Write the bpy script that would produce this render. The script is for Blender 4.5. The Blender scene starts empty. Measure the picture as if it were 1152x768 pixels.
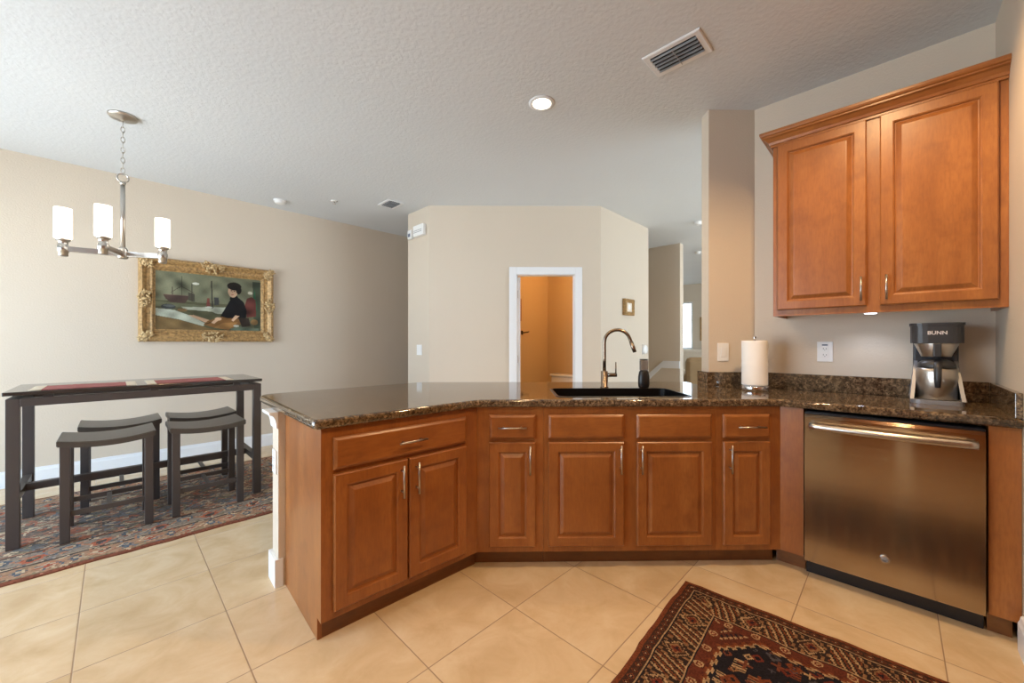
import bpy, bmesh, math, random
import numpy as np
from mathutils import Vector, Matrix
random.seed(7)
SC = bpy.context.scene
COL = SC.collection
PI = math.pi
R = math.radians

# ------------------------------------------------------------------ camera, world, light, exposure
TH = R(45.9)
CAMZ = 1.21
cd = bpy.data.cameras.new('camera')
cam = bpy.data.objects.new('camera', cd); COL.objects.link(cam)
cam.location = (0, 0, CAMZ); cam.rotation_euler = (PI/2, 0, -TH)
cd.sensor_width = 36; cd.lens = 439/1152*36
cd.shift_x = -5/1152; cd.shift_y = 2/1152
cd.clip_start = .02
SC.camera = cam
SC.view_settings.view_transform = 'Standard'
SC.view_settings.look = 'None'
SC.view_settings.gamma = 1
SC.view_settings.exposure = 0.0
SC.view_settings.use_curve_mapping = False
SC.cycles.max_bounces = 8
SC.cycles.diffuse_bounces = 5
SC.cycles.sample_clamp_indirect = 4

SKY = 9.1
wd = bpy.data.worlds.new('sky'); SC.world = wd; wd.use_nodes = True
_t = wd.node_tree; _bg = _t.nodes['Background']
_tc = _t.nodes.new('ShaderNodeTexCoord'); _sx = _t.nodes.new('ShaderNodeSeparateXYZ'); _rp = _t.nodes.new('ShaderNodeValToRGB')
_t.links.new(_tc.outputs['Generated'], _sx.inputs[0]); _t.links.new(_sx.outputs[2], _rp.inputs[0])
_rp.color_ramp.elements[0].position = 0; _rp.color_ramp.elements[0].color = (1.06, 1.2, 1.32, 1)   # brighter below the horizon, added to lift the ceiling near the window
_rp.color_ramp.elements[1].position = .04; _rp.color_ramp.elements[1].color = (.62, .81, 1.03, 1)
_t.links.new(_rp.outputs[0], _bg.inputs[0])
_bg.inputs[1].default_value = SKY

def light(name, kind, loc, power, color, rot=(0, 0, 0), **kw):
    l = bpy.data.lights.new(name, kind); l.energy = power; l.color = color
    for k, v in kw.items(): setattr(l, k, v)
    o = bpy.data.objects.new(name, l); COL.objects.link(o)
    o.location = loc; o.rotation_euler = rot
    return o
def portal(name, loc, rot, sx, sy):
    o = light(name, 'AREA', loc, 1, (1, 1, 1), rot, shape='RECTANGLE', size=sx, size_y=sy)
    o.data.cycles.is_portal = True
WARM = (1, .66, .34)
# window portals: daylight from the sky enters here
portal('dining_window_light', (-2.0, 3.3, 1.15), (0, -PI/2, 0), 2.3, 3.6)
portal('living_window_light', (6.2, -3.0, 1.25), (PI/2, 0, 0), 4.4, 2.3)
portal('far_window_light', (11.06, 4.55, 1.7), (0, PI/2, 0), 1.3, 1.1)
# recessed lamps of the kitchen (the first one is in view), one added to light the reflected strip
CANS = [(2.01, 1.71, 11), (1.9, .05, 34), (.45, 1.35, 8), (.3, .0, 20), (-1.36, -.075, 20), (5.9, 1.4, 5), (7.6, 2.2, 8)]
for i, (x, y, p) in enumerate(CANS):
    light('recessed_or_added_lamp', 'SPOT', (x, y, 2.80), p*3, WARM, spot_size=R(150), spot_blend=.6, shadow_soft_size=.06)
light('powder_room_lamp', 'POINT', (4.1, 2.76, 2.25), 22, (1, .64, .32), shadow_soft_size=.1)
light('cabinet_puck_lamp', 'SPOT', (2.92, .10, 1.352), 2.2, (.75, .82, 1), spot_size=R(140), spot_blend=.8, shadow_soft_size=.02)

# ------------------------------------------------------------------ helpers
def lin(c):
    c = c/255
    return c/12.92 if c <= .04045 else ((c+.055)/1.055)**2.4
def rgb(r, g, b): return (lin(r), lin(g), lin(b), 1)

class NT:
    def __init__(s, name):
        s.m = bpy.data.materials.new(name); s.m.use_nodes = True
        s.t = s.m.node_tree; s.b = s.t.nodes['Principled BSDF']
    def n(s, kind, **kw):
        nd = s.t.nodes.new('ShaderNode'+kind)
        for k, v in kw.items():
            if k.startswith('i_'):
                key = k[2:]
                key = int(key) if key.isdigit() else key.replace('_', ' ')
                s.put(nd.inputs[key], v)
            else: setattr(nd, k, v)
        return nd
    def put(s, sock, v):
        if isinstance(v, bpy.types.NodeSocket): s.t.links.new(v, sock)
        else: sock.default_value = v
    def coord(s, scale=(1, 1, 1), rot=(0, 0, 0), loc=(0, 0, 0)):
        tc = s.n('TexCoord')
        mp = s.n('Mapping', i_Vector=tc.outputs['Object'], i_Scale=scale, i_Rotation=rot, i_Location=loc)
        return mp.outputs[0]
    def noise(s, v, scale, detail=4, rough=.55, dist=0):
        return s.n('TexNoise', i_Vector=v, i_Scale=scale, i_Detail=detail, i_Roughness=rough, i_Distortion=dist).outputs['Fac']
    def ramp(s, fac, stops):
        nd = s.n('ValToRGB', i_Fac=fac); e = nd.color_ramp.elements
        while len(e) < len(stops): e.new(.5)
        for el, (p, c) in zip(e, stops): el.position = p; el.color = c
        return nd.outputs[0]
    def mix(s, fac, a, b, mode='MIX'):
        nd = s.n('Mix', data_type='RGBA', blend_type=mode)
        s.put(nd.inputs[0], fac); s.put(nd.inputs[6], a); s.put(nd.inputs[7], b)
        return nd.outputs[2]
    def math(s, op, a, b=0.0):
        nd = s.n('Math', operation=op); s.put(nd.inputs[0], a); s.put(nd.inputs[1], b); return nd.outputs[0]
    def bump(s, h, strength=.2, dist=.01):
        s.t.links.new(s.n('Bump', i_Height=h, i_Strength=strength, i_Distance=dist).outputs[0], s.b.inputs['Normal'])
    def set(s, **kw):
        for k, v in kw.items(): s.put(s.b.inputs[k.replace('_', ' ')], v)
        return s.m
M = {}
def plain(name, col, rough=.5, metal=0, spec=.5, var=.0, vs=9, **kw):
    t = NT(name)
    c = col
    if var:
        f = t.noise(t.coord(), vs, 3)
        c = t.ramp(f, [(.3, tuple(x*(1-var) for x in col[:3])+(1,)), (.7, tuple(min(1, x*(1+var)) for x in col[:3])+(1,))])
    M[name] = t.set(Base_Color=c, Roughness=rough, Metallic=metal, Specular_IOR_Level=spec, **kw)
def emit(name, col, strength):
    t = NT(name); M[name] = t.set(Base_Color=(.9, .9, .9, 1), Emission_Color=col, Emission_Strength=strength, Roughness=.4)

def paint(name, col, bump=.25, scale=90):
    t = NT(name); v = t.coord()
    f = t.noise(v, scale, 3, .5); big = t.noise(v, 1.3, 2)
    c = t.ramp(big, [(.3, tuple(x*.975 for x in col[:3])+(1,)), (.7, col)])
    t.bump(f, bump, .006)
    M[name] = t.set(Base_Color=c, Roughness=.6, Specular_IOR_Level=.3)
paint('wall_paint', rgb(209, 196, 178))
paint('powder_lamplit_paint', rgb(205, 172, 124))  # warm cast of the room's lamp put into the wall colour
paint('ceiling_paint', rgb(215, 219, 222), .5, 45)
plain('white_paint', rgb(232, 234, 236), .35)
plain('white_plastic', rgb(236, 236, 234), .3)
plain('grey_print', rgb(90, 100, 120), .5)
plain('dark_slot', rgb(45, 45, 48), .6)

def tile_mat():
    t = NT('floor_tile'); T = .4616
    v = t.coord()
    sep = t.n('SeparateXYZ', i_Vector=v)
    def line(sock, off):
        a = t.math('DIVIDE', t.math('SUBTRACT', sock, off), T)
        fr = t.math('FRACT', a)
        return t.math('MINIMUM', fr, t.math('SUBTRACT', 1.0, fr)), t.math('FLOOR', a)
    dx, ix = line(sep.outputs[0], 1.2775 - 20*T); dy, iy = line(sep.outputs[1], 1.2475 - 20*T)
    d = t.math('MULTIPLY', t.math('MINIMUM', dx, dy), T)
    g = t.ramp(d, [(.0022, (1, 1, 1, 1)), (.0034, (0, 0, 0, 1))])
    comb = t.n('CombineXYZ', i_X=ix, i_Y=iy)
    wn = t.n('TexWhiteNoise', noise_dimensions='2D', i_Vector=comb.outputs[0])
    off = t.n('VectorMath', operation='SCALE', i_0=wn.outputs['Color'], i_Scale=9.0)
    vv = t.n('VectorMath', operation='ADD', i_0=v, i_1=off.outputs[0]).outputs[0]
    n1 = t.noise(vv, 5, 6, .6, .6); n2 = t.noise(vv, 60, 2)
    c = t.ramp(n1, [(.3, rgb(200, 175, 138)), (.5, rgb(213, 190, 154)), (.72, rgb(224, 206, 174))])
    c = t.mix(t.math('MULTIPLY', n2, .12), c, rgb(190, 150, 105))
    c = t.mix(t.math('MULTIPLY', wn.outputs['Value'], .10), c, rgb(205, 175, 130))
    c = t.mix(g, c, rgb(142, 116, 90))
    t.bump(t.math('SUBTRACT', t.math('MULTIPLY', n1, .2), g), .35, .002)
    r = t.ramp(g, [(0, (.27, .27, .27, 1)), (1, (.8, .8, .8, 1))])
    M['floor_tile'] = t.set(Base_Color=c, Roughness=r)
tile_mat()

def wood(name, axis=2, dark=1.0):
    t = NT(name)
    sc = [7, 7, 7]; sc[axis] = 1.1
    info = t.n('ObjectInfo')
    tc = t.n('TexCoord')
    sh = t.n('VectorMath', operation='ADD', i_0=tc.outputs['Object'], i_1=t.n('VectorMath', operation='SCALE', i_0=t.n('CombineXYZ', i_X=info.outputs['Random'], i_Y=info.outputs['Random'], i_Z=info.outputs['Random']).outputs[0], i_Scale=7.0).outputs[0])
    v = t.n('Mapping', i_Vector=sh.outputs[0], i_Scale=sc).outputs[0]
    n1 = t.noise(v, 1.2, 5, .55, .5)
    v2 = t.n('Mapping', i_Vector=sh.outputs[0], i_Scale=[8*k for k in sc]).outputs[0]
    n2 = t.noise(v2, 2.2, 4, .6)
    blot = t.noise(sh.outputs[0], 9, 3, .6)
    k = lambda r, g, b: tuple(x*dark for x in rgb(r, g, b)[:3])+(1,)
    c = t.ramp(n1, [(.25, k(138, 82, 37)), (.5, k(154, 95, 45)), (.75, k(170, 110, 56))])
    c = t.mix(t.ramp(n2, [(.4, (0, 0, 0, 1)), (.8, (.55, .55, .55, 1))]), c, k(118, 66, 32))
    c = t.mix(t.ramp(blot, [(.5, (0, 0, 0, 1)), (.72, (.5, .5, .5, 1))]), c, k(116, 66, 31))
    M[name] = t.set(Base_Color=c, Roughness=.36, Coat_Weight=.35, Coat_Roughness=.28, Specular_IOR_Level=.4)
wood('maple_upright'); wood('maple_across', 0)
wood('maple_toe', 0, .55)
plain('maple_inside', rgb(120, 66, 34), .6)

def granite():
    t = NT('granite'); v = t.coord()
    n1 = t.noise(v, 48, 5, .68); n2 = t.noise(v, 120, 3, .6); n3 = t.noise(v, 14, 3)
    vo = t.n('TexVoronoi', i_Vector=v, i_Scale=85).outputs['Distance']
    c = t.ramp(n1, [(.34, rgb(48, 39, 30)), (.48, rgb(96, 80, 61)), (.58, rgb(134, 114, 88)), (.72, rgb(178, 156, 124))])
    c = t.mix(t.ramp(n2, [(.48, (0, 0, 0, 1)), (.62, (.85, .85, .85, 1))]), c, rgb(30, 24, 19))
    c = t.mix(t.ramp(vo, [(.1, (.45, .45, .45, 1)), (.3, (0, 0, 0, 1))]), c, rgb(128, 108, 84))
    c = t.mix(t.math('MULTIPLY', n3, .25), c, rgb(70, 54, 38))
    M['granite'] = t.set(Base_Color=c, Roughness=.06, Specular_IOR_Level=.9)
granite()

def steel(name, col, rough, stretch=(1, 1, 160), bmp=.02, an=0.0, rot=0.0):
    t = NT(name); v = t.coord(stretch)
    r = rough
    kw = {}
    if an:
        tg = t.n('Tangent', direction_type='UV_MAP', uv_map='grain')
        kw = dict(Anisotropic=an, Anisotropic_Rotation=rot)
        t.t.links.new(tg.outputs[0], t.b.inputs['Tangent'])
    M[name] = t.set(Base_Color=col, Roughness=r, Metallic=1.0, **kw)
steel('brushed_steel', rgb(172, 160, 146), .13, (1, 1, 160), .05, 1.0, .25)
steel('carafe_steel', rgb(196, 190, 182), .3, (1, 1, 1), 0)
steel('satin_nickel', rgb(200, 196, 190), .28, (30, 30, 30), 0)
steel('chrome', rgb(215, 215, 218), .1, (1, 1, 1), 0)
steel('dark_nickel', rgb(150, 136, 120), .25, (1, 1, 1), 0)
plain('silver_plastic', rgb(132, 134, 140), .42, .25)
plain('black_plastic', rgb(28, 28, 30), .35)
plain('charcoal_plastic', rgb(46, 48, 52), .4)
plain('sink_black', rgb(14, 14, 15), .3)
plain('table_metal', rgb(74, 68, 66), .42, .25)
plain('table_top_black', rgb(52, 48, 45), .1, spec=.8)
plain('stool_seat', rgb(72, 67, 62), .3)
plain('paper', rgb(240, 238, 234), .8, var=.02)
plain('porcelain', rgb(236, 226, 210), .15)
plain('bronze', rgb(70, 55, 42), .35, .8)
plain('gold_leaf', rgb(168, 134, 86), .5, .25, var=.45, vs=45)
plain('gold_pale', rgb(190, 162, 116), .5, .2, var=.4, vs=60)
plain('mat_red', rgb(160, 92, 86), .9, var=.15)
plain('mat_cream', rgb(226, 214, 190), .9, var=.08)
plain('sofa_tan', rgb(160, 135, 100), .8, var=.06)
plain('sofa_cream', rgb(226, 214, 196), .85, var=.04)
plain('blind_white', rgb(240, 240, 238), .6)
plain('vent_blade', rgb(180, 182, 186), .4, .3)
plain('silver_print', rgb(225, 225, 228), .3, .4)
emit('lamp_glass', (1, .86, .68, 1), 3.2)
emit('can_lens', (1, .84, .6, 1), 9)
emit('puck_lens', (.8, .87, 1, 1), 7)
def glassmat():
    t = NT('window_glass')
    tr = t.n('BsdfTransparent'); gl = t.n('BsdfGlossy', i_Roughness=.02)
    mx = t.n('MixShader'); mx.inputs[0].default_value = .05
    t.t.links.new(tr.outputs[0], mx.inputs[1]); t.t.links.new(gl.outputs[0], mx.inputs[2])
    t.t.links.new(mx.outputs[0], t.t.nodes['Material Output'].inputs[0]); M['window_glass'] = t.m
glassmat()
def smoke():
    t = NT('smoky_plastic'); M['smoky_plastic'] = t.set(Base_Color=rgb(150, 145, 140), Roughness=.15, Transmission_Weight=.5)
smoke()
def attrmat(name, rough, bmp=0):
    t = NT(name); a = t.n('VertexColor', layer_name='dye')
    if bmp: t.bump(t.noise(t.coord(), 420, 2), bmp, .003)
    M[name] = t.set(Base_Color=a.outputs[0], Roughness=rough, Specular_IOR_Level=.2)
attrmat('wool_pile', .95, .6); attrmat('oil_paint', .4)

# ---- mesh building
class MB:
    def __init__(s): s.bm = bmesh.new()
    def box(s, x0, x1, y0, y1, z0, z1, bev=0, mat=None):
        b = bmesh.new(); bmesh.ops.create_cube(b, size=1)
        for v in b.verts: v.co = Vector(((x0+x1)/2+v.co.x*(x1-x0), (y0+y1)/2+v.co.y*(y1-y0), (z0+z1)/2+v.co.z*(z1-z0)))
        if bev: bmesh.ops.bevel(b, geom=b.edges[:], offset=bev, segments=2, affect='EDGES', profile=.5)
        s.join(b, mat); return s
    def join(s, b, mat=None):
        if mat is not None: b.transform(mat)
        me = bpy.data.meshes.new('tmp'); b.to_mesh(me); b.free(); s.bm.from_mesh(me); bpy.data.meshes.remove(me)
    def cyl(s, p0, p1, r0, r1=None, seg=20, caps=True):
        r1 = r0 if r1 is None else r1
        p0, p1 = Vector(p0), Vector(p1); d = p1-p0
        b = bmesh.new(); bmesh.ops.create_cone(b, cap_ends=caps, segments=seg, radius1=r0, radius2=r1, depth=d.length)
        m = Matrix.Translation((p0+p1)/2) @ d.to_track_quat('Z', 'Y').to_matrix().to_4x4()
        for f in b.faces: f.smooth = len(f.verts) == 4
        s.join(b, m); return s
    def lathe(s, prof, c=(0, 0, 0), seg=28, sx=1, sy=1):
        b = s.bm; rings = []
        for r, z in prof:
            if r < 1e-6: rings.append([b.verts.new((c[0], c[1], c[2]+z))])
            else: rings.append([b.verts.new((c[0]+sx*r*math.cos(2*PI*i/seg), c[1]+sy*r*math.sin(2*PI*i/seg), c[2]+z)) for i in range(seg)])
        for a, q in zip(rings, rings[1:]):
            for i in range(seg):
                j = (i+1) % seg
                vs = [a[i % len(a)], a[j % len(a)], q[j % len(q)], q[i % len(q)]]
                vs = list(dict.fromkeys(vs))
                if len(vs) > 2:
                    f = b.faces.new(vs); f.smooth = True
        return s
    def tube(s, pts, r, seg=12, caps=True):
        b = s.bm; pts = [Vector(p) for p in pts]; rings = []; n = len(pts)
        rr = r if isinstance(r, (list, tuple)) else [r]*n
        up = None
        for i, p in enumerate(pts):
            d = (pts[min(i+1, n-1)]-pts[max(i-1, 0)]).normalized()
            if up is None: up = d.orthogonal().normalized()
            up = (up-d*up.dot(d)).normalized(); w = d.cross(up)
            rings.append([b.verts.new(p+(up*math.cos(2*PI*k/seg)+w*math.sin(2*PI*k/seg))*rr[i]) for k in range(seg)])
        for a, q in zip(rings, rings[1:]):
            for k in range(seg):
                f = b.faces.new([a[k], a[(k+1) % seg], q[(k+1) % seg], q[k]]); f.smooth = True
        if caps: b.faces.new(rings[0][::-1]); b.faces.new(rings[-1])
        return s
    def torus(s, c, R0, r, axis='Z', seg=24, sub=8, sx=1, sy=1):
        b = s.bm; rings = []
        for i in range(seg):
            a = 2*PI*i/seg; ring = []
            for k in range(sub):
                q = 2*PI*k/sub; rad = R0+r*math.cos(q)
                p = Vector((sx*rad*math.cos(a), sy*rad*math.sin(a), r*math.sin(q)))
                if axis == 'X': p = Vector((p.z, p.x, p.y))
                if axis == 'Y': p = Vector((p.x, p.z, p.y))
                ring.append(b.verts.new(Vector(c)+p))
            rings.append(ring)
        for i in range(seg):
            a, q = rings[i], rings[(i+1) % seg]
            for k in range(sub):
                f = b.faces.new([a[k], q[k], q[(k+1) % sub], a[(k+1) % sub]]); f.smooth = True
        return s
    def prism(s, poly, z0, z1):
        b = s.bm
        lo = [b.verts.new((x, y, z0)) for x, y in poly]; hi = [b.verts.new((x, y, z1)) for x, y in poly]
        b.faces.new(lo[::-1]); b.faces.new(hi); n = len(poly)
        for i in range(n): b.faces.new([lo[i], lo[(i+1) % n], hi[(i+1) % n], hi[i]])
        return s
    def sweep(s, poly, axis, a0, a1):
        # extrude a 2-D profile along 'x' (profile in y,z), 'y' (profile in x,z)
        b = s.bm
        f = (lambda t, p: (t, p[0], p[1])) if axis == 'x' else (lambda t, p: (p[0], t, p[1]))
        lo = [b.verts.new(f(a0, p)) for p in poly]; hi = [b.verts.new(f(a1, p)) for p in poly]
        b.faces.new(lo); b.faces.new(hi[::-1]); n = len(poly)
        for i in range(n): b.faces.new([lo[i], lo[(i+1) % n], hi[(i+1) % n], hi[i]])
        return s
    def rings(s, x0, x1, z0, z1, prof, back=None):
        # concentric rectangles in the x-z plane; prof = [(inset, y)...] from outside in, last one is filled
        b = s.bm; L = []
        for ins, y in prof:
            L.append([b.verts.new(p) for p in ((x0+ins, y, z0+ins), (x1-ins, y, z0+ins), (x1-ins, y, z1-ins), (x0+ins, y, z1-ins))])
        for a, q in zip(L, L[1:]):
            for i in range(4): b.faces.new([a[i], a[(i+1) % 4], q[(i+1) % 4], q[i]])
        if back != 'open': b.faces.new(L[-1])
        if back is None: b.faces.new(L[0][::-1])
        return s
    def ball(s, c, r, sub=2, sc=(1, 1, 1), rot=None):
        b = bmesh.new(); bmesh.ops.create_icosphere(b, subdivisions=sub, radius=r)
        for f in b.faces: f.smooth = True
        m = Matrix.Translation(Vector(c))
        if rot is not None: m = m @ rot
        m = m @ Matrix.Diagonal((*sc, 1))
        s.join(b, m); return s
    def build(s, name, mat, parent=None, loc=None, rz=0, smooth=None, fix=True):
        if fix: bmesh.ops.recalc_face_normals(s.bm, faces=s.bm.faces[:])
        me = bpy.data.meshes.new(name); s.bm.to_mesh(me); s.bm.free()
        mats = mat if isinstance(mat, list) else [mat]
        for m in mats: me.materials.append(M[m])
        if 'brushed_steel' in mats:
            uv = me.uv_layers.new(name='grain')
            for lp in me.loops: uv.data[lp.index].uv = (me.vertices[lp.vertex_index].co.x, me.vertices[lp.vertex_index].co.z)
        o = bpy.data.objects.new(name, me); COL.objects.link(o)
        if parent is not None: o.parent = parent
        if loc is not None: o.location = loc
        o.rotation_euler.z = rz
        return o
def empty(name, loc, rz=0):
    o = bpy.data.objects.new(name, None); COL.objects.link(o); o.empty_display_size = .05
    o.location = loc; o.rotation_euler.z = rz; return o
def tag(o, label, cat, group=None, kind=None):
    o['label'] = label; o['category'] = cat
    if group: o['group'] = group
    if kind: o['kind'] = kind
    return o
def thing(name, loc, rz, label, cat, group=None): return tag(empty(name, loc, rz), label, cat, group)
def struct(o): o['kind'] = 'structure'; return o
def kids(o): return [c for c in COL.objects if c.parent == o]
def copy_tree(o, parent=None):
    c = o.copy(); COL.objects.link(c)
    if parent is not None: c.parent = parent
    for ch in kids(o): copy_tree(ch, c)
    return c

H = 2.83
S2 = math.sqrt(.5)
# ------------------------------------------------------------------ setting
def slab(name, x0, x1, y0, y1, z0, z1, mat): return struct(MB().box(x0, x1, y0, y1, z0, z1).build(name, mat))
slab('floor', -3.2, 11.3, -3.2, 5.6, -.1, 0, 'floor_tile')
slab('ceiling', -3.2, 11.3, -3.2, 5.6, H, H+.1, 'ceiling_paint')
def wall(name, p0, p1, th, mat='wall_paint', holes=(), z1=H):
    # wall from p0 to p1, thickness th to the left of the direction; holes (s0,s1,z0,z1)
    p0, p1 = Vector(p0), Vector(p1); L = (p1-p0).length; a = math.atan2(p1.y-p0.y, p1.x-p0.x)
    mb = MB(); s = 0
    for (s0, s1, h0, h1) in sorted(holes):
        mb.box(s, s0, 0, th, 0, z1)
        if h0 > 0: mb.box(s0, s1, 0, th, 0, h0)
        if h1 < z1: mb.box(s0, s1, 0, th, h1, z1)
        s = s1
    mb.box(s, L, 0, th, 0, z1)
    return struct(mb.build(name, mat, loc=(p0.x, p0.y, 0), rz=a))
LW = 5.34
wall('wall_left', (-3.2, LW), (11.2, LW), .2)
wall('wall_window', (-2.0, LW), (-2.0, -3.2), -.2, holes=[(LW-5.1, LW-1.5, 0, 2.3)])
wall('wall_back', (-3.2, -2.6), (3.1, -2.6), -.2)
wall('wall_living', (3.1, -3.0), (11.2, -3.0), -.2, holes=[(.9, 5.3, .1, 2.4)])
wall('wall_far', (11.06, -3.2), (11.06, 5.5), -.2, holes=[(3.2+3.98, 3.2+5.1, 1.05, 2.35)])
# kitchen wall behind the counter, its angled stub and the short side wall
KW = 3.10
def kitchen_wall():
    mb = MB()
    e = (2.872, .926)
    mb.prism([(KW, -3.0), (KW+.12, -3.0), (KW+.12, .766), (KW, .698)], 0, H)
    struct(mb.build('wall_right', 'wall_paint'))
    return struct(MB().prism([(KW-.0005, .6985), (KW-.0005, .8385), (e[0]+.07, e[1]+.07), e], 0, H).build('wall_stub', 'wall_paint'))
kitchen_wall()
slab('fill_blocker_back', -1.6, 3.09, -1.62, -1.5, 0, H, 'maple_upright')  # unseen slab added to cut fill light and give brown reflections
slab('fill_blocker_end', -1.72, -1.6, -1.62, .5, 0, H, 'maple_upright')  # unseen slab added to shield the kitchen and darken the dishwasher's reflection
struct(MB().box(-1.5995, -1.575, -.15, -.01, 0, 2.2, .004).build('added_reflection_strip', 'white_paint'))  # unseen bright strip added to make the streak in the dishwasher door
slab('wall_side', 2.36, KW, -.485, -.366, 0, H, 'wall_paint')
# powder-room block
PA, PB = (2.58, 3.93), (4.005, 2.495)
DL = (Vector(PB)-Vector(PA)).length
def on_diag(s, off=0, z=0):
    d = (Vector(PB)-Vector(PA)).normalized()
    n = Vector((-d.y, d.x))
    p = Vector(PA)+d*s+n*off
    return (p.x, p.y, z)
DRZ = math.atan2(PB[1]-PA[1], PB[0]-PA[0])
S0, S1 = 1.018, 1.725
wall('wall_center', PA, PB, .12, holes=[(S0, S1, 0, 2.03)])
slab('wall_return_left', 2.58, 2.70, 3.93, 4.40, 0, H, 'wall_paint')
slab('wall_return_right', 4.005, 5.25, 2.495, 2.60, 0, H, 'wall_paint')
slab('wall_powder_left', 2.701, 5.25, 3.96, 4.40, 0, H, 'powder_lamplit_paint')
slab('wall_powder_right', 4.80, 5.25, 2.601, 3.959, 0, H, 'powder_lamplit_paint')
slab('wall_stair', 6.37, 6.50, 2.49, LW, 0, H, 'wall_paint')
# door casing, jamb and door leaf
def casing():
    root = struct(empty('door_1', on_diag(S0, 0, 0), DRZ))
    W = S1-S0
    mb = MB(); c = .085
    for x0, x1 in ((-c+.008, .008), (W-.008, W+c-.008)):
        mb.box(x0, x1, -.018, -.001, 0, 2.03+c-.008, .004)
    mb.box(.0085, W-.0085, -.018, -.001, 2.022, 2.03+c-.008, .004)
    struct(mb.build('casing', 'white_paint', root))
    j = MB(); j.box(-.001, .012, .0, .12, 0, 2.03).box(W-.012, W+.001, 0, .12, 0, 2.03).box(.012, W-.012, 0, .12, 2.018, 2.031)
    j.box(.012, .022, .06, .075, 0, 2.018).box(W-.022, W-.012, .06, .075, 0, 2.018)
    struct(j.build('jamb', 'white_paint', root))
    d = MB().box(.024, .058, .122, .122+W-.05, .01, 2.01, .002)
    struct(d.build('door_leaf', 'white_paint', root))
    for z in (.25, 1.02, 1.80):
        struct(MB().cyl((.020, .108, z-.045), (.020, .108, z+.045), .008).box(.013, .030, .1, .104, z-.045, z+.045).build('hinge', 'satin_nickel', root))
casing()
# baseboards
def base(name, p0, p1, side=-1, h=.138):
    p0, p1 = Vector(p0), Vector(p1); L = (p1-p0).length; a = math.atan2(p1.y-p0.y, p1.x-p0.x)
    t = .016*side
    mb = MB().sweep([(0, 0), (t, 0), (t, h-.03), (t*.7, h-.018), (t*.55, h-.004), (t*.3, h), (0, h)], 'x', 0, L)
    return struct(mb.build(name, 'white_paint', loc=(p0.x, p0.y, 0), rz=a))
base('baseboard_left', (-2.98, LW-.001), (3.6, LW-.001))
base('baseboard_center', on_diag(0, -.001)[:2], on_diag(S0-.08, -.001)[:2])
base('baseboard_return', (2.579, 4.40), (2.579, 3.93))
base('baseboard_hall', (4.02, 2.494), (5.25, 2.494))
base('baseboard_side', (2.355, -.365), (2.485, -.365), 1)
# stair skirts
def skirt(name, pts, mat, loc, axis):
    mb = MB(); up, lo = pts
    poly = up+lo[::-1]
    mb.sweep(poly, axis, 0, .02)
    return struct(mb.build(name, mat, loc=loc))
skirt('trim_1', [[(3.35, .30), (3.62, .62), (4.6, 1.45)], [(3.35, .16), (3.62, .48), (4.6, 1.31)]], 'white_paint', (0, LW-.022, 0), 'y')
sk = MB().sweep([(3.10, .50), (2.80, .80), (2.49, .80), (2.49, .92), (2.76, .92), (3.10, .62)], 'x', 0, .02)
struct(sk.build('trim_2', 'white_paint', loc=(6.349, 0, 0)))
# windows
def window(name, loc, rz, w, h, mull, blind=False):
    root = struct(empty(name, loc, rz)); f = .05
    mb = MB().box(0, f, .02, .1, 0, h).box(w-f, w, .02, .1, 0, h).box(f, w-f, .02, .1, 0, f).box(f, w-f, .02, .1, h-f, h)
    for i in range(1, mull): mb.box(w*i/mull-.03, w*i/mull+.03, .03, .09, f, h-f)
    struct(mb.build('frame', 'white_paint', root))
    struct(MB().box(f, w-f, .058, .062, f, h-f).build('glass', 'window_glass', root))
    if blind:
        b = MB()
        for i in range(int((h-.1)/.05)):
            z = .06+i*.05
            b.sweep([(-.03, z), (.02, z+.028), (.02, z+.031), (-.03, z+.003)], 'x', f, w-f)
        struct(b.build('blind', 'blind_white', root))
window('window_1', (11.06, 5.1, 1.05), -PI/2, 1.12, 1.30, 1, True)
window('window_2', (-2.0, 1.5, 0), PI/2, 3.6, 2.3, 3)
window('window_3', (8.4, -3.0, .1), PI, 4.4, 2.3, 4)

# ------------------------------------------------------------------ cabinets (local: x along the face, y into the cabinet, z up)
CT = .87          # underside of the counter
TK = .092         # toe-kick height
def bar_handle(parent, x, y, z, L, upright):
    mb = MB(); r = .0048; st = .028
    if upright:
        mb.cyl((x, y-st, z-L/2), (x, y-st, z+L/2), r)
        for q in (-.32, .32): mb.cyl((x, y, z+q*L), (x, y-st, z+q*L), .0042, seg=10)
    else:
        mb.cyl((x-L/2, y-st, z), (x+L/2, y-st, z), r)
        for q in (-.32, .32): mb.cyl((x+q*L, y, z), (x+q*L, y-st, z), .0042, seg=10)
    return mb.build('handle', 'satin_nickel', parent)
T = .02
def door(root, x0, x1, z0, z1, hx=None, hz=None, hl=.14, name='door'):
    fr = .056
    prof = [(0, -.001), (0, -T+.005), (.005, -T), (fr-.008, -T), (fr-.002, -T+.004), (fr, -T+.011), (fr+.005, -T+.0115), (fr+.024, -T+.001), (fr+.028, -T+.0005)]
    o = MB().rings(x0, x1, z0, z1, prof).build(name, 'maple_upright', root)
    if hx is not None: bar_handle(o, hx, -T, hz, hl, True)
    return o
def drawer(root, x0, x1, z0, z1, hx=None, name='drawer', hl=.125):
    prof = [(0, -.001), (0, -T+.009), (.004, -T+.0055), (.011, -T+.001), (.014, -T)]
    o = MB().rings(x0, x1, z0, z1, prof).build(name, 'maple_across', root)
    if hx is not None: bar_handle(o, hx, -T, (z0+z1)/2, hl, False)
    return o
def carcass(root, w, depth, x0=0, tx=None):
    MB().box(x0, w, 0, depth, TK, CT-.001).build('body', 'maple_upright', root)
    MB().box(x0 if tx is None else tx, w, .065, .08, 0.001, TK-.0005).build('toe_kick', 'maple_toe', root)

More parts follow.
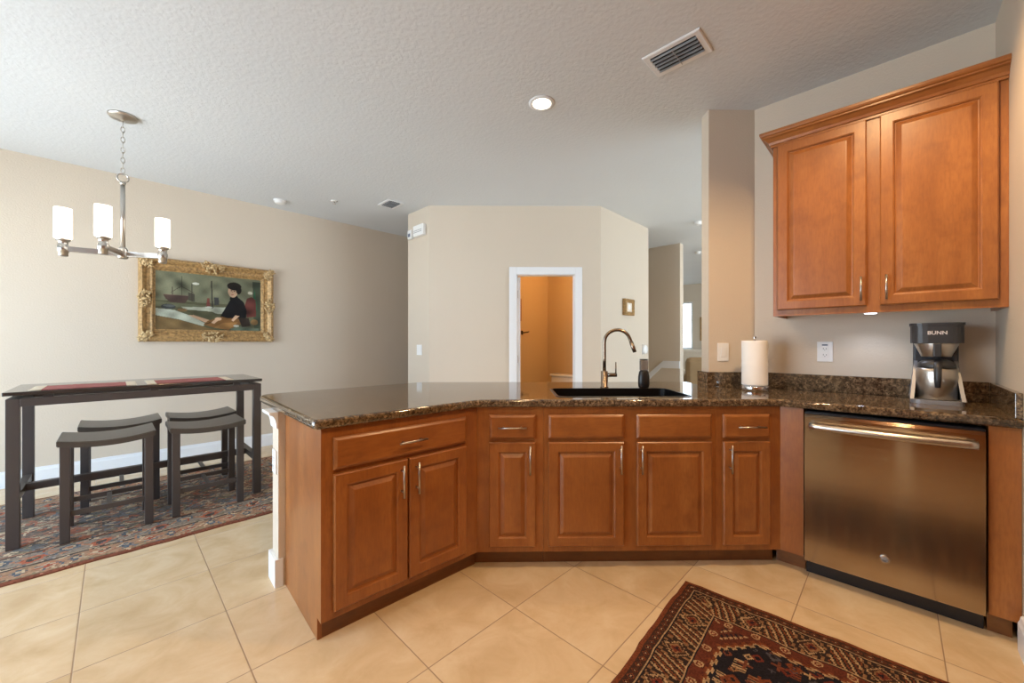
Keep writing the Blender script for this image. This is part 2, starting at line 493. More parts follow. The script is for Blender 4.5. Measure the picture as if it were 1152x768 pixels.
DRZ0, DRZ1, DZ0, DZ1 = .70, .828, .125, .682     # drawer and door heights
# peninsula leg
LROT = R(-2.6)
LX = Vector((math.cos(LROT), math.sin(LROT)))
LY = Vector((-LX.y, LX.x))
CORN = Vector((1.355, 1.605))        # inner corner of the two faces
LL = .782
P0 = CORN-LX*LL
pen = thing('base_cabinet', (P0.x, P0.y, 0), LROT, 'wide maple base cabinet with one long drawer over two doors, at the peninsula end', 'cabinet', 'base cabinets under the granite counter')
MB().box(.018, LL-.0005, 0, .54, TK, CT-.001).build('body', 'maple_upright', pen)
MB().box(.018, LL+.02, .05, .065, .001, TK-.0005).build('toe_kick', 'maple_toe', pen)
MB().prism([(0, 0), (.018, 0), (.018, .555), (0, .555)], TK, CT-.001).prism([(0, .048), (.018, .048), (.018, .555), (0, .555)], .001, TK).build('end_panel', 'maple_upright', pen)
drawer(pen, .045, .7, DRZ0-.004, DRZ1, .385, hl=.14)
door(pen, .045, .368, DZ0, DZ1-.003, .335, .588, .145)
door(pen, .377, .7, DZ0, DZ1-.003, .41, .588, .145)

# sink run
SR = -PI/4
def on_sink(s, off=0, z=0):
    return (CORN.x+s*S2+off*S2, CORN.y-s*S2+off*S2, z)
SL = 1.640
# x of features along the face
NL = thing('base_cabinet', on_sink(0), SR, 'narrow maple base cabinet with drawer and door, left of the sink cabinet', 'cabinet', 'base cabinets under the granite counter')
carcass(NL, .354, .54, 0.0005, -.03)
drawer(NL, .064, .312, DRZ0, DRZ1, .188, hl=.15)
door(NL, .064, .312, DZ0, DZ1, .282, .594, .15)
SK = thing('sink_cabinet', on_sink(.355), SR, 'wide maple sink cabinet with two blank panels above two doors', 'cabinet', 'base cabinets under the granite counter')
MB().box(0, .93, 0, .018, TK, CT-.001).box(0, .016, .018, .54, TK, CT-.001).box(.914, .93, .018, .54, TK, CT-.001).box(.016, .914, .018, .54, TK, TK+.016).box(.016, .914, .528, .54, TK+.016, CT-.001).build('body', 'maple_upright', SK)
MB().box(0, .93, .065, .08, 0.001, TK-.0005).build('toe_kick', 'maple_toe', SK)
for a, b, hx in ((.025, .430, .408), (.500, .905, .520)):
    drawer(SK, a, b, DRZ0, DRZ1, name='false_front')
    door(SK, a, b, DZ0, DZ1, hx, .594, .15)
NR = thing('base_cabinet', on_sink(1.286), SR, 'narrow maple base cabinet with drawer and door, between sink cabinet and dishwasher', 'cabinet', 'base cabinets under the granite counter')
carcass(NR, .354, .54)
drawer(NR, .035, .290, DRZ0, DRZ1, .175, hl=.15)
door(NR, .035, .290, DZ0, DZ1, .066, .594, .15)
# right run
FU = 2.515        # face plane of the right run
CR = (FU, .446)
f1 = thing('filler_panel', (FU, .4448, 0), -PI/2, 'plain narrow maple panel on the left side of the dishwasher', 'panel')
MB().box(0, .1018, 0, .54, TK, CT-.001).build('panel', 'maple_upright', f1)
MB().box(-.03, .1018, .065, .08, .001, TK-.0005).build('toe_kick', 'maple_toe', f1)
f2 = thing('filler_panel', (FU, -.279, 0), -PI/2, 'plain maple panel between the dishwasher and the side wall', 'panel')
MB().box(0, .085, 0, .55, TK, CT-.001).build('panel', 'maple_upright', f2)
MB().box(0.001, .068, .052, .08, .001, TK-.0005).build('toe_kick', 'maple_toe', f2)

# dishwasher
dw = thing('dishwasher', (FU, .340, 0), -PI/2, 'stainless steel dishwasher under the counter with a long bar handle', 'dishwasher')
DWW = .614
MB().box(.006, DWW-.006, .02, .56, .088, .855).build('tub', 'black_plastic', dw)
b = bmesh.new()
dm = MB()
N = 14
prof = [(0, .088), (-.028, .088), (-.030, .09)]
pts = [(-.022, .088), (-.026, .094)]
for i in range(N+1):
    q = i/N; pts.append((-.026-.006*math.sin(PI*q)**.8, .095+q*.735))
pts += [(-.022, .845), (.018, .846), (.018, .088)]
dm.sweep(pts, 'x', .005, DWW-.005)
ddoor = dm.build('door', 'brushed_steel', dw)
hm = MB()
hp = []
for i in range(21):
    q = i/20; x = .03+q*(DWW-.06); hp.append((x, -.062-.022*math.sin(PI*q), .792))
hm.tube(hp, .017, 16)
for x in (.034, DWW-.034): hm.box(x-.008, x+.008, -.066, -.024, .783, .801, .003)
hm.build('handle', 'satin_nickel', ddoor)
MB().box(.004, DWW-.004, .045, .06, .002, .0875).build('kick_plate', 'black_plastic', dw)
bd = MB().lathe([(0, .0), (.017, 0), (.019, .002), (.017, .004), (.015, .0035), (0, .0035)], seg=32)
bdo = bd.build('badge', 'chrome', ddoor); bdo.rotation_euler = (PI/2, 0, 0); bdo.location = (DWW*.5, -.0315, .212)
mk = MB().lathe([(0, .0036), (.0125, .0036), (.0125, .0040), (0, .0040)], seg=28)
mk.build('disc', 'dark_slot', bdo)
MB().torus((-.0035, 0, .0042), .0035, .0006, 'Z', 16, 6).tube([(.007, .004, .0042), (.002, .004, .0042), (.002, -.004, .0042), (.007, -.004, .0042)], .0006, 6).tube([(.002, 0, .0042), (.006, 0, .0042)], .0006, 6).torus((0, 0, .0042), .0108, .0006, 'Z', 28, 6).build('monogram', 'silver_print', bdo)
MB().box(.004, DWW-.004, -.004, .014, .8465, .853).build('control_strip', 'black_plastic', dw)

# ------------------------------------------------------------------ countertop
TOP = .91
def curve_slab(loops, z0, z1, bev):
    cu = bpy.data.curves.new('outline', 'CURVE'); cu.dimensions = '2D'; cu.fill_mode = 'BOTH'
    for lp in loops:
        sp = cu.splines.new('POLY'); sp.points.add(len(lp)-1); sp.use_cyclic_u = True
        for p, (x, y) in zip(sp.points, lp): p.co = (x, y, 0, 1)
    cu.extrude = (z1-z0)/2-bev; cu.bevel_depth = bev; cu.bevel_resolution = 4; cu.offset = -bev
    o = bpy.data.objects.new('outline', cu); COL.objects.link(o)
    dg = bpy.context.evaluated_depsgraph_get()
    me = bpy.data.meshes.new_from_object(o.evaluated_get(dg))
    bpy.data.objects.remove(o); bpy.data.curves.remove(cu)
    me.transform(Matrix.Translation((0, 0, (z0+z1)/2)))
    return me
def rounded(poly, rads, n=6):
    out = []; k = len(poly)
    for i in range(k):
        p = Vector(poly[i]); a = Vector(poly[i-1])-p; c = Vector(poly[(i+1) % k])-p
        r = rads[i]
        if r == 0: out.append(tuple(p)); continue
        a.normalize(); c.normalize(); ang = a.angle(c)
        t = r/math.tan(ang/2); s = p+a*t; e = p+c*t
        for j in range(n+1):
            q = j/n; out.append(tuple(s*(1-q)**2+p*2*q*(1-q)+e*q*q))
    return out
OV = .026
Lf = P0-LX*.035-LY*OV                       # front-left tip of the peninsula slab
sumf = CORN.x+CORN.y-OV*math.sqrt(2)        # front edge of the sink run
# intersection of left-leg front edge with the diagonal front edge
t_ = (sumf-Lf.x-Lf.y)/(LX.x+LX.y); A1 = Lf+LX*t_
B1 = Vector((FU-OV, sumf-(FU-OV)))
SE = Vector((2.872, .926))
back = 4.287
Lb = Lf+LY*1.07
t2 = (back-Lb.x-Lb.y)/(LX.x+LX.y); A2 = Lb+LX*t2
gap = .0005
outer = [tuple(Lf), tuple(A1), tuple(B1), (FU-OV, -.365), (KW-gap, -.365), (KW-gap, .698-gap*2), (SE.x-gap, SE.y-gap*2)]
e2 = (back-SE.x-SE.y)/2
outer += [(SE.x+e2-gap*3, SE.y+e2), tuple(A2), tuple(Lb)]
outer = rounded(outer, [.035, .08, .08, 0, 0, 0, 0, .0, .08, .09])
SKC = Vector(on_sink(0))+Vector((0, 0, 0))
def sinkpt(x, d):  # camera-frame lateral x and depth d to room coordinates
    return (x*math.cos(TH)+d*math.sin(TH), -x*math.sin(TH)+d*math.cos(TH))
# sink opening in the run's own axes (s along the face, off into the counter)
hs0, hs1, ho0, ho1 = .445, 1.195, .075, .475
hole = [on_sink(a, b)[:2] for a, b in ((hs0, ho0), (hs1, ho0), (hs1, ho1), (hs0, ho1))]
hole = rounded(hole, [.06]*4)
me = curve_slab([outer, hole[::-1]], CT, TOP, .014)
me.materials.append(M['granite']); me.name = 'countertop'
ct = bpy.data.objects.new('countertop', me); COL.objects.link(ct)
tag(ct, 'polished dark brown granite countertop wrapping the peninsula, sink run and dishwasher', 'countertop')
# backsplashes
ZB = 1.012
bs = MB().box(KW-.022, KW-.001, -.345, .680, TOP+.0005, ZB, .002)
bs.build('backsplash', 'granite', ct)
nrm = Vector((S2, S2)); dgn = Vector((S2, -S2))
q0 = SE-nrm*.001-dgn*.022; q1 = Vector((KW-.001, .698-.001)); 
bs = MB().prism([tuple(q0), tuple(q0-nrm*.021), tuple(Vector((KW-.023, .698))-nrm*.021+Vector((-.000, .0))), tuple(q1-dgn*.02)], TOP+.0005, ZB)
bs.build('backsplash', 'granite', ct)
q0 = SE-dgn*.0015
bs = MB().prism([tuple(q0), tuple(q0-dgn*.021), tuple(q0-dgn*.021+nrm*.118), tuple(q0+nrm*.118)], TOP+.0005, ZB)
bs.build('backsplash', 'granite', ct)
MB().box(2.50, KW-.023, -.365, -.345, TOP+.0005, ZB, .002).build('backsplash', 'granite', ct)

# knee wall under the bar overhang
kw0 = P0-LX*.030+LY*.558; kw1 = kw0+LY*.12
kc = (CORN+LX*0+LY*.558)
sd = CORN.x+CORN.y+.558*math.sqrt(2)
def hit(p, s): 
    t = (s-p.x-p.y)/(LX.x+LX.y); return p+LX*t
k1 = hit(kw0, sd); k2 = hit(kw1, sd+.12*math.sqrt(2))
ke = Vector((SE.x+.11*S2, SE.y+.11*S2))
kd0 = Vector(((sd+ (SE.x-SE.y))/2, (sd-(SE.x-SE.y))/2)); kd1 = kd0+nrm*.12
struct(MB().prism([tuple(kw0), tuple(k1), tuple(kd0), tuple(kd1), tuple(k2), tuple(kw1)], 0, CT-.001).build('wall_knee', 'wall_paint'))
kb = MB().prism([tuple(kw0-LX*.016-LY*.006), tuple(kw0+LX*.02-LY*.006), tuple(kw0+LX*.02-LY*.0005), tuple(kw0-LX*.001-LY*.0005), tuple(kw1-LX*.001+LY*.001), tuple(kw1+LX*.7+LY*.001), tuple(kw1+LX*.7+LY*.016), tuple(kw1-LX*.016+LY*.016)], 0, .138)
struct(kb.build('baseboard_knee', 'white_paint'))
tr = MB()
NC = 12
for e, z0, z1 in [(.008, .785, .797)]+[(.009+.027*(1-math.sqrt(max(0, 1-((i+1)/NC)**2))), .797+.06*i/NC, .797+.06*(i+1)/NC) for i in range(NC)]+[(.040, .857, CT-.0015)]:
    tr.prism([tuple(kw0-LX*e-LY*.0008), tuple(kw0-LX*.001-LY*.0008), tuple(kw1-LX*.001+LY*.001), tuple(kw1+LX*.7+LY*.001), tuple(kw1+LX*.7+LY*e), tuple(kw1-LX*e+LY*e)], z0, z1)
struct(tr.build('trim_3', 'white_paint'))

# ------------------------------------------------------------------ sink, faucet, soap
sk = thing('kitchen_sink', on_sink(.82, .275, .62), SR, 'black double bowl sink set into the granite counter', 'sink')
hw, hd = (hs1-hs0)/2+.012, (ho1-ho0)/2+.012
SD = TOP+.0035-.62
def rr_loop(mb, x0, x1, y0, y1, z, r):
    return [mb.bm.verts.new((p[0], p[1], z)) for p in rounded([(x0, y0), (x1, y0), (x1, y1), (x0, y1)], [r]*4, 6)]
def bridge(mb, L, cap=True):
    for a, q in zip(L, L[1:]):
        n = len(a)
        for i in range(n): mb.bm.faces.new([a[i], a[(i+1) % n], q[(i+1) % n], q[i]])
    if cap: mb.bm.faces.new(L[-1])
iw, idp = (hs1-hs0)/2-.003, (ho1-ho0)/2-.003
rm = MB()
bridge(rm, [rr_loop(rm, -iw-.016, iw+.016, -idp-.016, idp+.016, TOP+.0004-.62, .07), rr_loop(rm, -iw-.014, iw+.014, -idp-.014, idp+.014, SD, .068), rr_loop(rm, -iw, iw, -idp, idp, SD, .058), rr_loop(rm, -iw, iw, -idp, idp, SD-.07, .058)], False)
rm.build('rim', 'sink_black', sk)
def bowl(x0, x1, name):
    mb = MB()
    bridge(mb, [rr_loop(mb, x0-.012, x1+.012, -idp, idp, SD-.0705, .05), rr_loop(mb, x0, x1, -idp+.004, idp-.004, SD-.074, .05), rr_loop(mb, x0+.012, x1-.012, -idp+.014, idp-.014, .05, .06), rr_loop(mb, x0+.05, x1-.05, -idp+.05, idp-.05, .028, .06)])
    return mb.build(name, 'sink_black', sk)
b1 = bowl(-iw+.012, -.013, 'bowl'); b2 = bowl(.013, iw-.012, 'bowl')
for bx, par in ((-.19, b1), (.19, b2)):
    MB().lathe([(0, .031), (.02, .031), (.024, .034), (.040, .035), (.045, .031), (.045, .0295), (0, .0295)], (bx, 0, 0)).build('drain', 'chrome', par)
fa = thing('faucet', on_sink(.815, .545, TOP+.0005), SR, 'tall gooseneck brushed nickel faucet standing behind the sink', 'faucet')
MB().lathe([(0, 0), (.027, 0), (.027, .006), (.024, .008), (.024, .108), (.021, .112), (0, .112)]).build('body', 'dark_nickel', fa)
sp = [(0, 0, .10), (0, 0, .20), (0, 0, .305)]
Ra = .085
for i in range(1, 13):
    a = PI-R(160)*i/12; sp.append((Ra+Ra*math.cos(a), -.05*(i/12)*0, .305+Ra*math.sin(a)))
a = PI-R(160); tx, tz = math.sin(a), -math.cos(a)
e = Vector(sp[-1]); dd = Vector((math.sin(R(20)), 0, -math.cos(R(20))))
sp2 = [tuple(e+dd*k) for k in (.03, .055)]
# spout swings towards the user's right
rot = Matrix.Rotation(R(-12), 4, 'Z')
spt = MB().tube([rot @ Vector(p) for p in sp+sp2], .0115, 14).build('spout', 'dark_nickel', fa)
e2v = Vector(sp2[-1]); MB().tube([rot @ (e2v+dd*k) for k in (-.03, .015, .045)], [.0135, .0140, .0125], 14).build('spray_head', 'dark_nickel', spt)
lv = MB().cyl((.015, 0, .085), (.083, 0, .085), .014).build('handle', 'dark_nickel', fa)
MB().cyl((.078, 0, .09), (.078, 0, .172), .0045).build('lever', 'dark_nickel', lv)
so = thing('soap_dispenser', on_sink(1.075, .52, TOP+.0005), SR, 'small black soap dispenser with smoky upper, standing right of the faucet', 'dispenser')
MB().lathe([(0, 0), (.030, 0), (.036, .006), (.0385, .03), (.037, .075), (.031, .108), (.026, .116), (0, .116)], sx=1, sy=.8).build('bottle', 'black_plastic', so)
MB().box(-.027, .027, -.014, .014, .1165, .186, .006).build('upper', 'smoky_plastic', so)
MB().cyl((0, 0, .117), (0, 0, .18), .006, seg=10).box(-.026, .026, -.013, .013, .1865, .194, .003).build('pump', 'charcoal_plastic', so)

# ------------------------------------------------------------------ paper towels
pt = thing('paper_towel_holder', (2.857, .644, TOP+.0005), 0, 'white paper towel roll on a round steel holder by the wall stub', 'paper towel holder')
MB().lathe([(0, 0), (.080, 0), (.083, .004), (.083, .026), (.080, .030), (0, .030)], seg=40).build('base', 'chrome', pt)
MB().cyl((0, 0, .03), (0, 0, .325), .006).lathe([(0, .345), (.008, .343), (.010, .335), (.007, .325), (.006, .32), (0, .32)]).build('post', 'chrome', pt)
rl = [(.021, .034)]
rng = random.Random(3)
rl += [(.0725, .034), (.0735, .04)]
for i in range(1, 24): rl.append((.0735+(.0006 if i in (11, 12) else 0)-(.0014 if i == 13 else 0)+rng.uniform(-.0002, .0002), .034+.278*i/24))
rl += [(.0735, .312), (.0725, .316), (.021, .316), (.021, .034)]
MB().lathe(rl, seg=48).build('paper_roll', 'paper', pt)

# ------------------------------------------------------------------ coffee maker
cm = thing('coffee_maker', (2.895, -.150, TOP+.0005), -PI/2, 'black and stainless drip coffee maker with thermal carafe on the counter', 'coffee maker')
MB().prism(rounded([(-.096, -.105), (.096, -.105), (.085, .11), (-.085, .11)], [.05, .05, .03, .03]), 0, .020).build('base', 'silver_plastic', cm)
tw = MB().prism(rounded([(-.080, .030), (.080, .030), (.080, .105), (-.080, .105)], [.01, .01, .03, .03]), .0205, .30)
tw.build('tower', 'charcoal_plastic', cm)
# sloping side cheeks
for sx in (-1, 1):
    c = MB(); 
    prof = [(-.098, .0205), (.10, .0205), (.10, .20), (.06, .235), (.02, .20), (-.05, .09), (-.085, .04)]
    c.sweep(prof, 'x', sx*.094-(.014 if sx > 0 else 0), sx*.094+(.014 if sx < 0 else 0))
    for v in c.bm.verts: v.co.x -= sx*.018*(v.co.z-.02)/.2
    c.build('side_panel', 'silver_plastic', cm)
hd_ = MB().prism(rounded([(-.094, -.095), (.094, -.095), (.088, .108), (-.088, .108)], [.06, .06, .03, .03]), .300, .388)
hd_.prism(rounded([(-.098, -.099), (.098, -.099), (.092, .112), (-.092, .112)], [.062, .062, .03, .03]), .388, .400)
hh = hd_.build('head', 'charcoal_plastic', cm)
fb = MB().lathe([(0, .232), (.052, .232), (.054, .236), (.078, .296), (.078, .2995), (0, .2995)], (0, -.016, 0), 36).build('filter_basket', 'carafe_steel', cm)
MB().box(-.014, .014, -.105, -.062, .232, .299, .004).build('handle', 'charcoal_plastic', fb)
ca = MB().lathe([(0, .021), (.070, .021), (.0735, .024), (.0735, .155), (.071, .170), (.066, .176), (0, .176)], (0, -.022, 0), 40).build('carafe', 'carafe_steel', cm)
MB().lathe([(.0665, .1765), (.068, .180), (.066, .200), (.050, .214), (.020, .222), (0, .222)], (0, -.022, 0), 36).build('lid', 'charcoal_plastic', ca)
MB().tube([(0, -.075, .196), (0, -.112, .198), (0, -.122, .18), (0, -.121, .12), (0, -.118, .085)], [.012, .014, .014, .013, .010], 12).build('handle', 'charcoal_plastic', ca)
def text(name, body, size, mat, parent, loc, rot, ext=.0006, bold=0.0):
    cu = bpy.data.curves.new(name, 'FONT'); cu.body = body; cu.size = size; cu.extrude = ext; cu.align_x = 'CENTER'; cu.align_y = 'CENTER'; cu.offset = bold
    o = bpy.data.objects.new(name, cu); COL.objects.link(o)
    dg = bpy.context.evaluated_depsgraph_get(); me = bpy.data.meshes.new_from_object(o.evaluated_get(dg))
    bpy.data.objects.remove(o); me.materials.clear(); me.materials.append(M[mat])
    o = bpy.data.objects.new(name, me); COL.objects.link(o); o.parent = parent; o.location = loc; o.rotation_euler = rot
    return o
text('lettering', 'BUNN', .024, 'silver_print', hh, (0, -.0953, .350), (PI/2, 0, 0), .0006, .0006)

# ------------------------------------------------------------------ upper cabinet
UZ0, UZ1 = 1.372, 2.425
UF = 2.772
uc = thing('wall_cabinet', (UF, .527, 0), -PI/2, 'maple upper wall cabinet with two raised panel doors and crown moulding', 'cabinet')
UW = .527+.3655
MB().box(0, UW, 0, KW-UF-.001, UZ0+.018, UZ1).box(0, UW, 0, .02, UZ0, UZ0+.018).box(0, .015, .02, KW-UF-.001, UZ0, UZ0+.018).box(UW-.015, UW, .02, KW-UF-.001, UZ0, UZ0+.018).build('body', 'maple_upright', uc)
cr = MB()
cp = [(0, UZ1-.038), (-.010, UZ1-.038), (-.010, UZ1-.026), (-.016, UZ1-.024), (-.020, UZ1-.010), (-.036, UZ1+.008), (-.048, UZ1+.013), (-.048, UZ1+.020), (-.056, UZ1+.024), (-.060, UZ1+.032), (-.060, UZ1+.045), (0, UZ1+.045)]
def crown():
    b = cr.bm
    # path: wall -> left side -> front -> right end; offset grows with the profile
    secs = []
    for kind in ('wall', 'corner', 'end'):
        ring = []
        for o, z in cp:
            o = -o
            if kind == 'wall': p = (-o, KW-UF-.001, z)
            if kind == 'corner': p = (-o, -o, z)
            if kind == 'end': p = (UW, -o, z)
            ring.append(b.verts.new(p))
        secs.append(ring)
    n = len(cp)
    for a, q in zip(secs, secs[1:]):
        for i in range(n-1): b.faces.new([a[i], a[i+1], q[i+1], q[i]])
        b.faces.new([a[n-1], a[0], q[0], q[n-1]])
    b.faces.new(secs[0]); b.faces.new(secs[-1][::-1])
crown()
cr.build('crown_moulding', 'maple_across', uc)
door(uc, .024, .421, UZ0+.036, UZ1-.038, .400, UZ0+.125, .125)
door(uc, .472, UW-.030, UZ0+.036, UZ1-.038, .497, UZ0+.125, .125)
pk = thing('puck_light', (2.90, .095, UZ0+.0175), 0, 'small round lit puck light under the wall cabinet', 'light')
MB().lathe([(0, 0), (.030, 0), (.031, -.006), (.030, -.014), (.026, -.015)]).build('housing', 'white_plastic', pk)
MB().lathe([(0, -.0145), (.026, -.0145), (.026, -.0165), (.02, -.018), (0, -.0185)]).build('lens', 'puck_lens', pk)

# ------------------------------------------------------------------ wall plates
def plate(name, loc, rz, label, cat, kind, w=.072, h=.116):
    # face towards local -y
    r = thing(name, loc, rz, label, cat)
    MB().box(-w/2, w/2, -.006, -.0005, -h/2, h/2, .0018).build('cover_plate', 'white_plastic', r)
    if kind == 'gfci':
        f = MB().box(-.017, .017, -.0085, -.0062, -.034, .034, .001).build('receptacle', 'white_plastic', r)
        for z in (-.019, .019):
            MB().box(-.0085, -.0062, -.0092, -.0086, z-.004, z+.005).box(.0062, .0085, -.0092, -.0086, z-.004, z+.004).box(-.0018, .0018, -.0092, -.0086, z-.0105, z-.0068).build('slots', 'dark_slot', f)
        MB().box(-.010, .010, -.0098, -.0086, -.004, .004, .0005).build('button', 'white_plastic', f)
        MB().box(-.014, .014, -.0092, -.0062, .0385, .0465).build('test_label', 'grey_print', r)
    elif kind == 'rocker':
        MB().box(-.017, .017, -.0095, -.0062, -.034, .034, .0015).build('rocker', 'white_plastic', r)
    elif kind == 'switches':
        for x in (-.023, .023): MB().box(x-.016, x+.016, -.0095, -.0062, -.033, .033, .0015).build('rocker', 'white_plastic', r)
    elif kind == 'outlet':
        for z in (-.02, .02):
            o = MB().lathe([(0, .0), (.0165, 0), (.0165, .002), (0, .002)], seg=20); ob = o.build('receptacle', 'white_plastic', r)
            ob.rotation_euler = (PI/2, 0, 0); ob.location = (0, -.0062, z)
            MB().box(-.007, -.005, -.004, .005, .0021, .0026).box(.005, .007, -.004, .004, .0021, .0026).build('slots', 'dark_slot', ob)
    return r
plate('wall_outlet', (KW-.0005, .313, 1.157), -PI/2, 'white wall outlet with a blue label, on the wall under the upper cabinet', 'outlet', 'gfci', .078, .124)
qp = SE+dgn*.098
plate('light_switch', (qp.x-.0005, qp.y-.0005, 1.150), SR, 'ivory switch plate on the wall stub, half behind the paper towels', 'switch', 'rocker', .078, .124)
plate('light_switch', (2.5795, 4.135, 1.13), -PI/2, 'white double switch plate on the wall corner beyond the peninsula', 'switch', 'switches', .112, .125)
kk = kw0+LY*.060-LX*.0165
plate('wall_outlet', (kw0.x+LY.x*.065-LX.x*.0005, kw0.y+LY.y*.065-LX.y*.0005, .61), LROT-PI/2, 'white outlet plate on the end of the half wall beside the peninsula cabinet', 'outlet', 'outlet', .072, .118)
th_ = thing('thermostat', (5.13, 2.4945, 1.125), 0, 'white rounded thermostat on the pale wall behind the soap dispenser', 'thermostat')
o = MB().lathe([(0, 0), (.062, 0), (.064, .006), (.058, .020), (.03, .026), (0, .027)], seg=30).build('housing', 'white_plastic', th_); o.rotation_euler = (PI/2, 0, 0); o.location = (0, 0, 0)
MB().box(-.075, -.066, -.012, -.001, -.075, .075, .002).build('side_bracket', 'white_plastic', th_)
bx = thing('door_chime', (2.5795, 4.09, 2.56), -PI/2, 'large white chime box high on the wall corner', 'chime box')
MB().box(-.105, .105, -.055, -.0005, -.065, .065, .006).build('housing', 'white_plastic', bx)
MB().box(-.085, .085, -.057, -.0552, -.002, .002).box(-.085, .085, -.057, -.0552, -.022, -.018).build('slots', 'dark_slot', bx)
bx = thing('motion_sensor', (2.5795, 4.30, 2.55), -PI/2, 'small white sensor box on the wall corner beside the larger chime box', 'sensor')
MB().box(-.045, .045, -.045, -.0005, -.055, .055, .012).build('housing', 'white_plastic', bx)
MB().box(-.025, .025, -.0465, -.0452, -.03, .01, .0005).build('lens', 'grey_print', bx)

# small gold frame on the pale return wall
sf = thing('picture_frame', (4.635, 2.4945, 1.675), 0, 'tiny square gold frame on the pale wall above the faucet', 'picture')
fr = MB().rings(-.115, .115, -.105, .105, [(0, -.001), (0, -.045), (.012, -.055), (.022, -.045), (.032, -.050), (.045, -.034), (.050, -.03)], 'open'); fr.build('frame', 'gold_leaf', sf)
MB().box(-.066, .066, -.034, -.002, -.056, .056).build('picture', 'sofa_cream', sf)
MB().ball((.0, -.035, 0), .03, 2, (1, .1, 1.2)).build('medallion', 'white_plastic', sf)

# ------------------------------------------------------------------ ceiling fixtures
dl = thing('ceiling_downlight', (2.01, 1.71, H), 0, 'lit round recessed downlight in the ceiling above the sink', 'light')
MB().lathe([(.062, -.001), (.088, -.001), (.086, -.005), (.066, -.009), (.062, -.006), (.060, -.001)], seg=40).build('trim_ring', 'white_paint', dl)
MB().lathe([(0, -.0055), (.0595, -.0045), (.0615, -.002), (0, -.0018)], seg=40).build('lens', 'can_lens', dl)
def vent(loc, w, l, n, label):
    r = thing('ceiling_vent', loc, 0, label, 'vent', 'ceiling air vents')
    f = MB(); m = .032
    b = f.bm; L = []
    for ins, z in ((0, -.001), (0, -.006), (.006, -.010), (m, -.008), (m, -.001)):
        L.append([b.verts.new(p) for p in ((-w/2+ins, -l/2+ins, z), (w/2-ins, -l/2+ins, z), (w/2-ins, l/2-ins, z), (-w/2+ins, l/2-ins, z))])
    for a, q in zip(L, L[1:]):
        for i in range(4): b.faces.new([a[i], a[(i+1) % 4], q[(i+1) % 4], q[i]])
    f.build('frame', 'white_paint', r)
    MB().box(-w/2+m, w/2-m, -l/2+m, l/2-m, -.003, -.001).build('duct', 'dark_slot', r)
    iw = w-2*m
    s = MB()
    for i in range(n):
        x = -iw/2+(i+.5)*iw/n
        s.sweep([(x+.001, -.0035), (x+.004, -.0035), (x-.001, -.0190), (x-.004, -.0190)], 'y', -l/2+m, l/2-m)
    s.build('louvre', 'vent_blade', r)
    MB().box(-iw/2, iw/2, -.0015, .0015, -.0215, -.0188).build('crossbar', 'vent_blade', r)
vent((2.195, .875, H), .215, .315, 5, 'large rectangular ceiling vent above the wall cabinet side of the kitchen')
vent((2.24, 4.20, H), .20, .27, 6, 'small grey ceiling vent over the dining side near the wall corner')
def dome(loc, label, name='smoke_detector', cat='smoke detector', r=.065):
    t = thing(name, loc, 0, label, cat)
    MB().lathe([(0, -.001), (r, -.001), (r, -.012), (r*.9, -.018)], seg=28).build('base', 'white_plastic', t)
    MB().lathe([(r*.86, -.0185), (r*.8, -.034), (r*.5, -.042), (0, -.043)], seg=28).build('cover', 'white_plastic', t)
dome((1.31, 5.0, H), 'white round smoke detector on the ceiling above the large painting')
dome((5.43, 1.88, H), 'white smoke detector on the hall ceiling close to the wall stub', r=.05)
dome((7.20, 2.50, H), 'white smoke detector on the ceiling farthest down the hall', r=.05)
sp_ = thing('fire_sprinkler', (1.747, 4.584, H), 0, 'tiny metal fire sprinkler head in the dining ceiling', 'sprinkler')
MB().lathe([(0, -.001), (.035, -.001), (.033, -.006), (.012, -.008), (0, -.008)]).build('escutcheon', 'white_plastic', sp_)
MB().cyl((0, 0, -.0085), (0, 0, -.03), .008, seg=10).lathe([(0, -.031), (.018, -.031), (.018, -.034), (0, -.034)]).build('head', 'satin_nickel', sp_)

# ------------------------------------------------------------------ chandelier
CX, CY = .045, 3.95
ch = thing('chandelier', (CX, CY, H), 0, 'brushed nickel chandelier with lit white glass cylinders above the dining table', 'chandelier')
MB().lathe([(0, -.001), (.080, -.001), (.080, -.010), (.072, -.020), (.020, -.024), (.012, -.034), (0, -.034)], seg=36).build('canopy', 'satin_nickel', ch)
cn = MB(); z = -.040; k = 0
ZR = 2.387-H
while z > ZR+.06:
    cn.torus((0, 0, z-.022), .0105, .0024, 'Y' if k % 2 else 'X', 14, 6, 1, 2.0); z -= .0365; k += 1
cn.build('chain', 'satin_nickel', ch)
MB().torus((0, 0, ZR), .030, .005, 'Y', 28, 8).build('ring', 'satin_nickel', ch)
ZA = 1.845-H
MB().cyl((0, 0, ZR-.03), (0, 0, ZA+.03), .013).lathe([(0, ZR-.026), (.014, ZR-.028), (.017, ZR-.04), (.013, ZR-.05), (0, ZR-.05)]).build('stem', 'satin_nickel', ch)
MB().lathe([(0, ZA+.045), (.02, ZA+.045), (.028, ZA+.03), (.03, ZA), (.028, ZA-.03), (.018, ZA-.035), (0, ZA-.035)]).build('hub', 'satin_nickel', ch)
fw, rt = Vector((math.sin(TH), math.cos(TH), 0)), Vector((math.cos(TH), -math.sin(TH), 0))
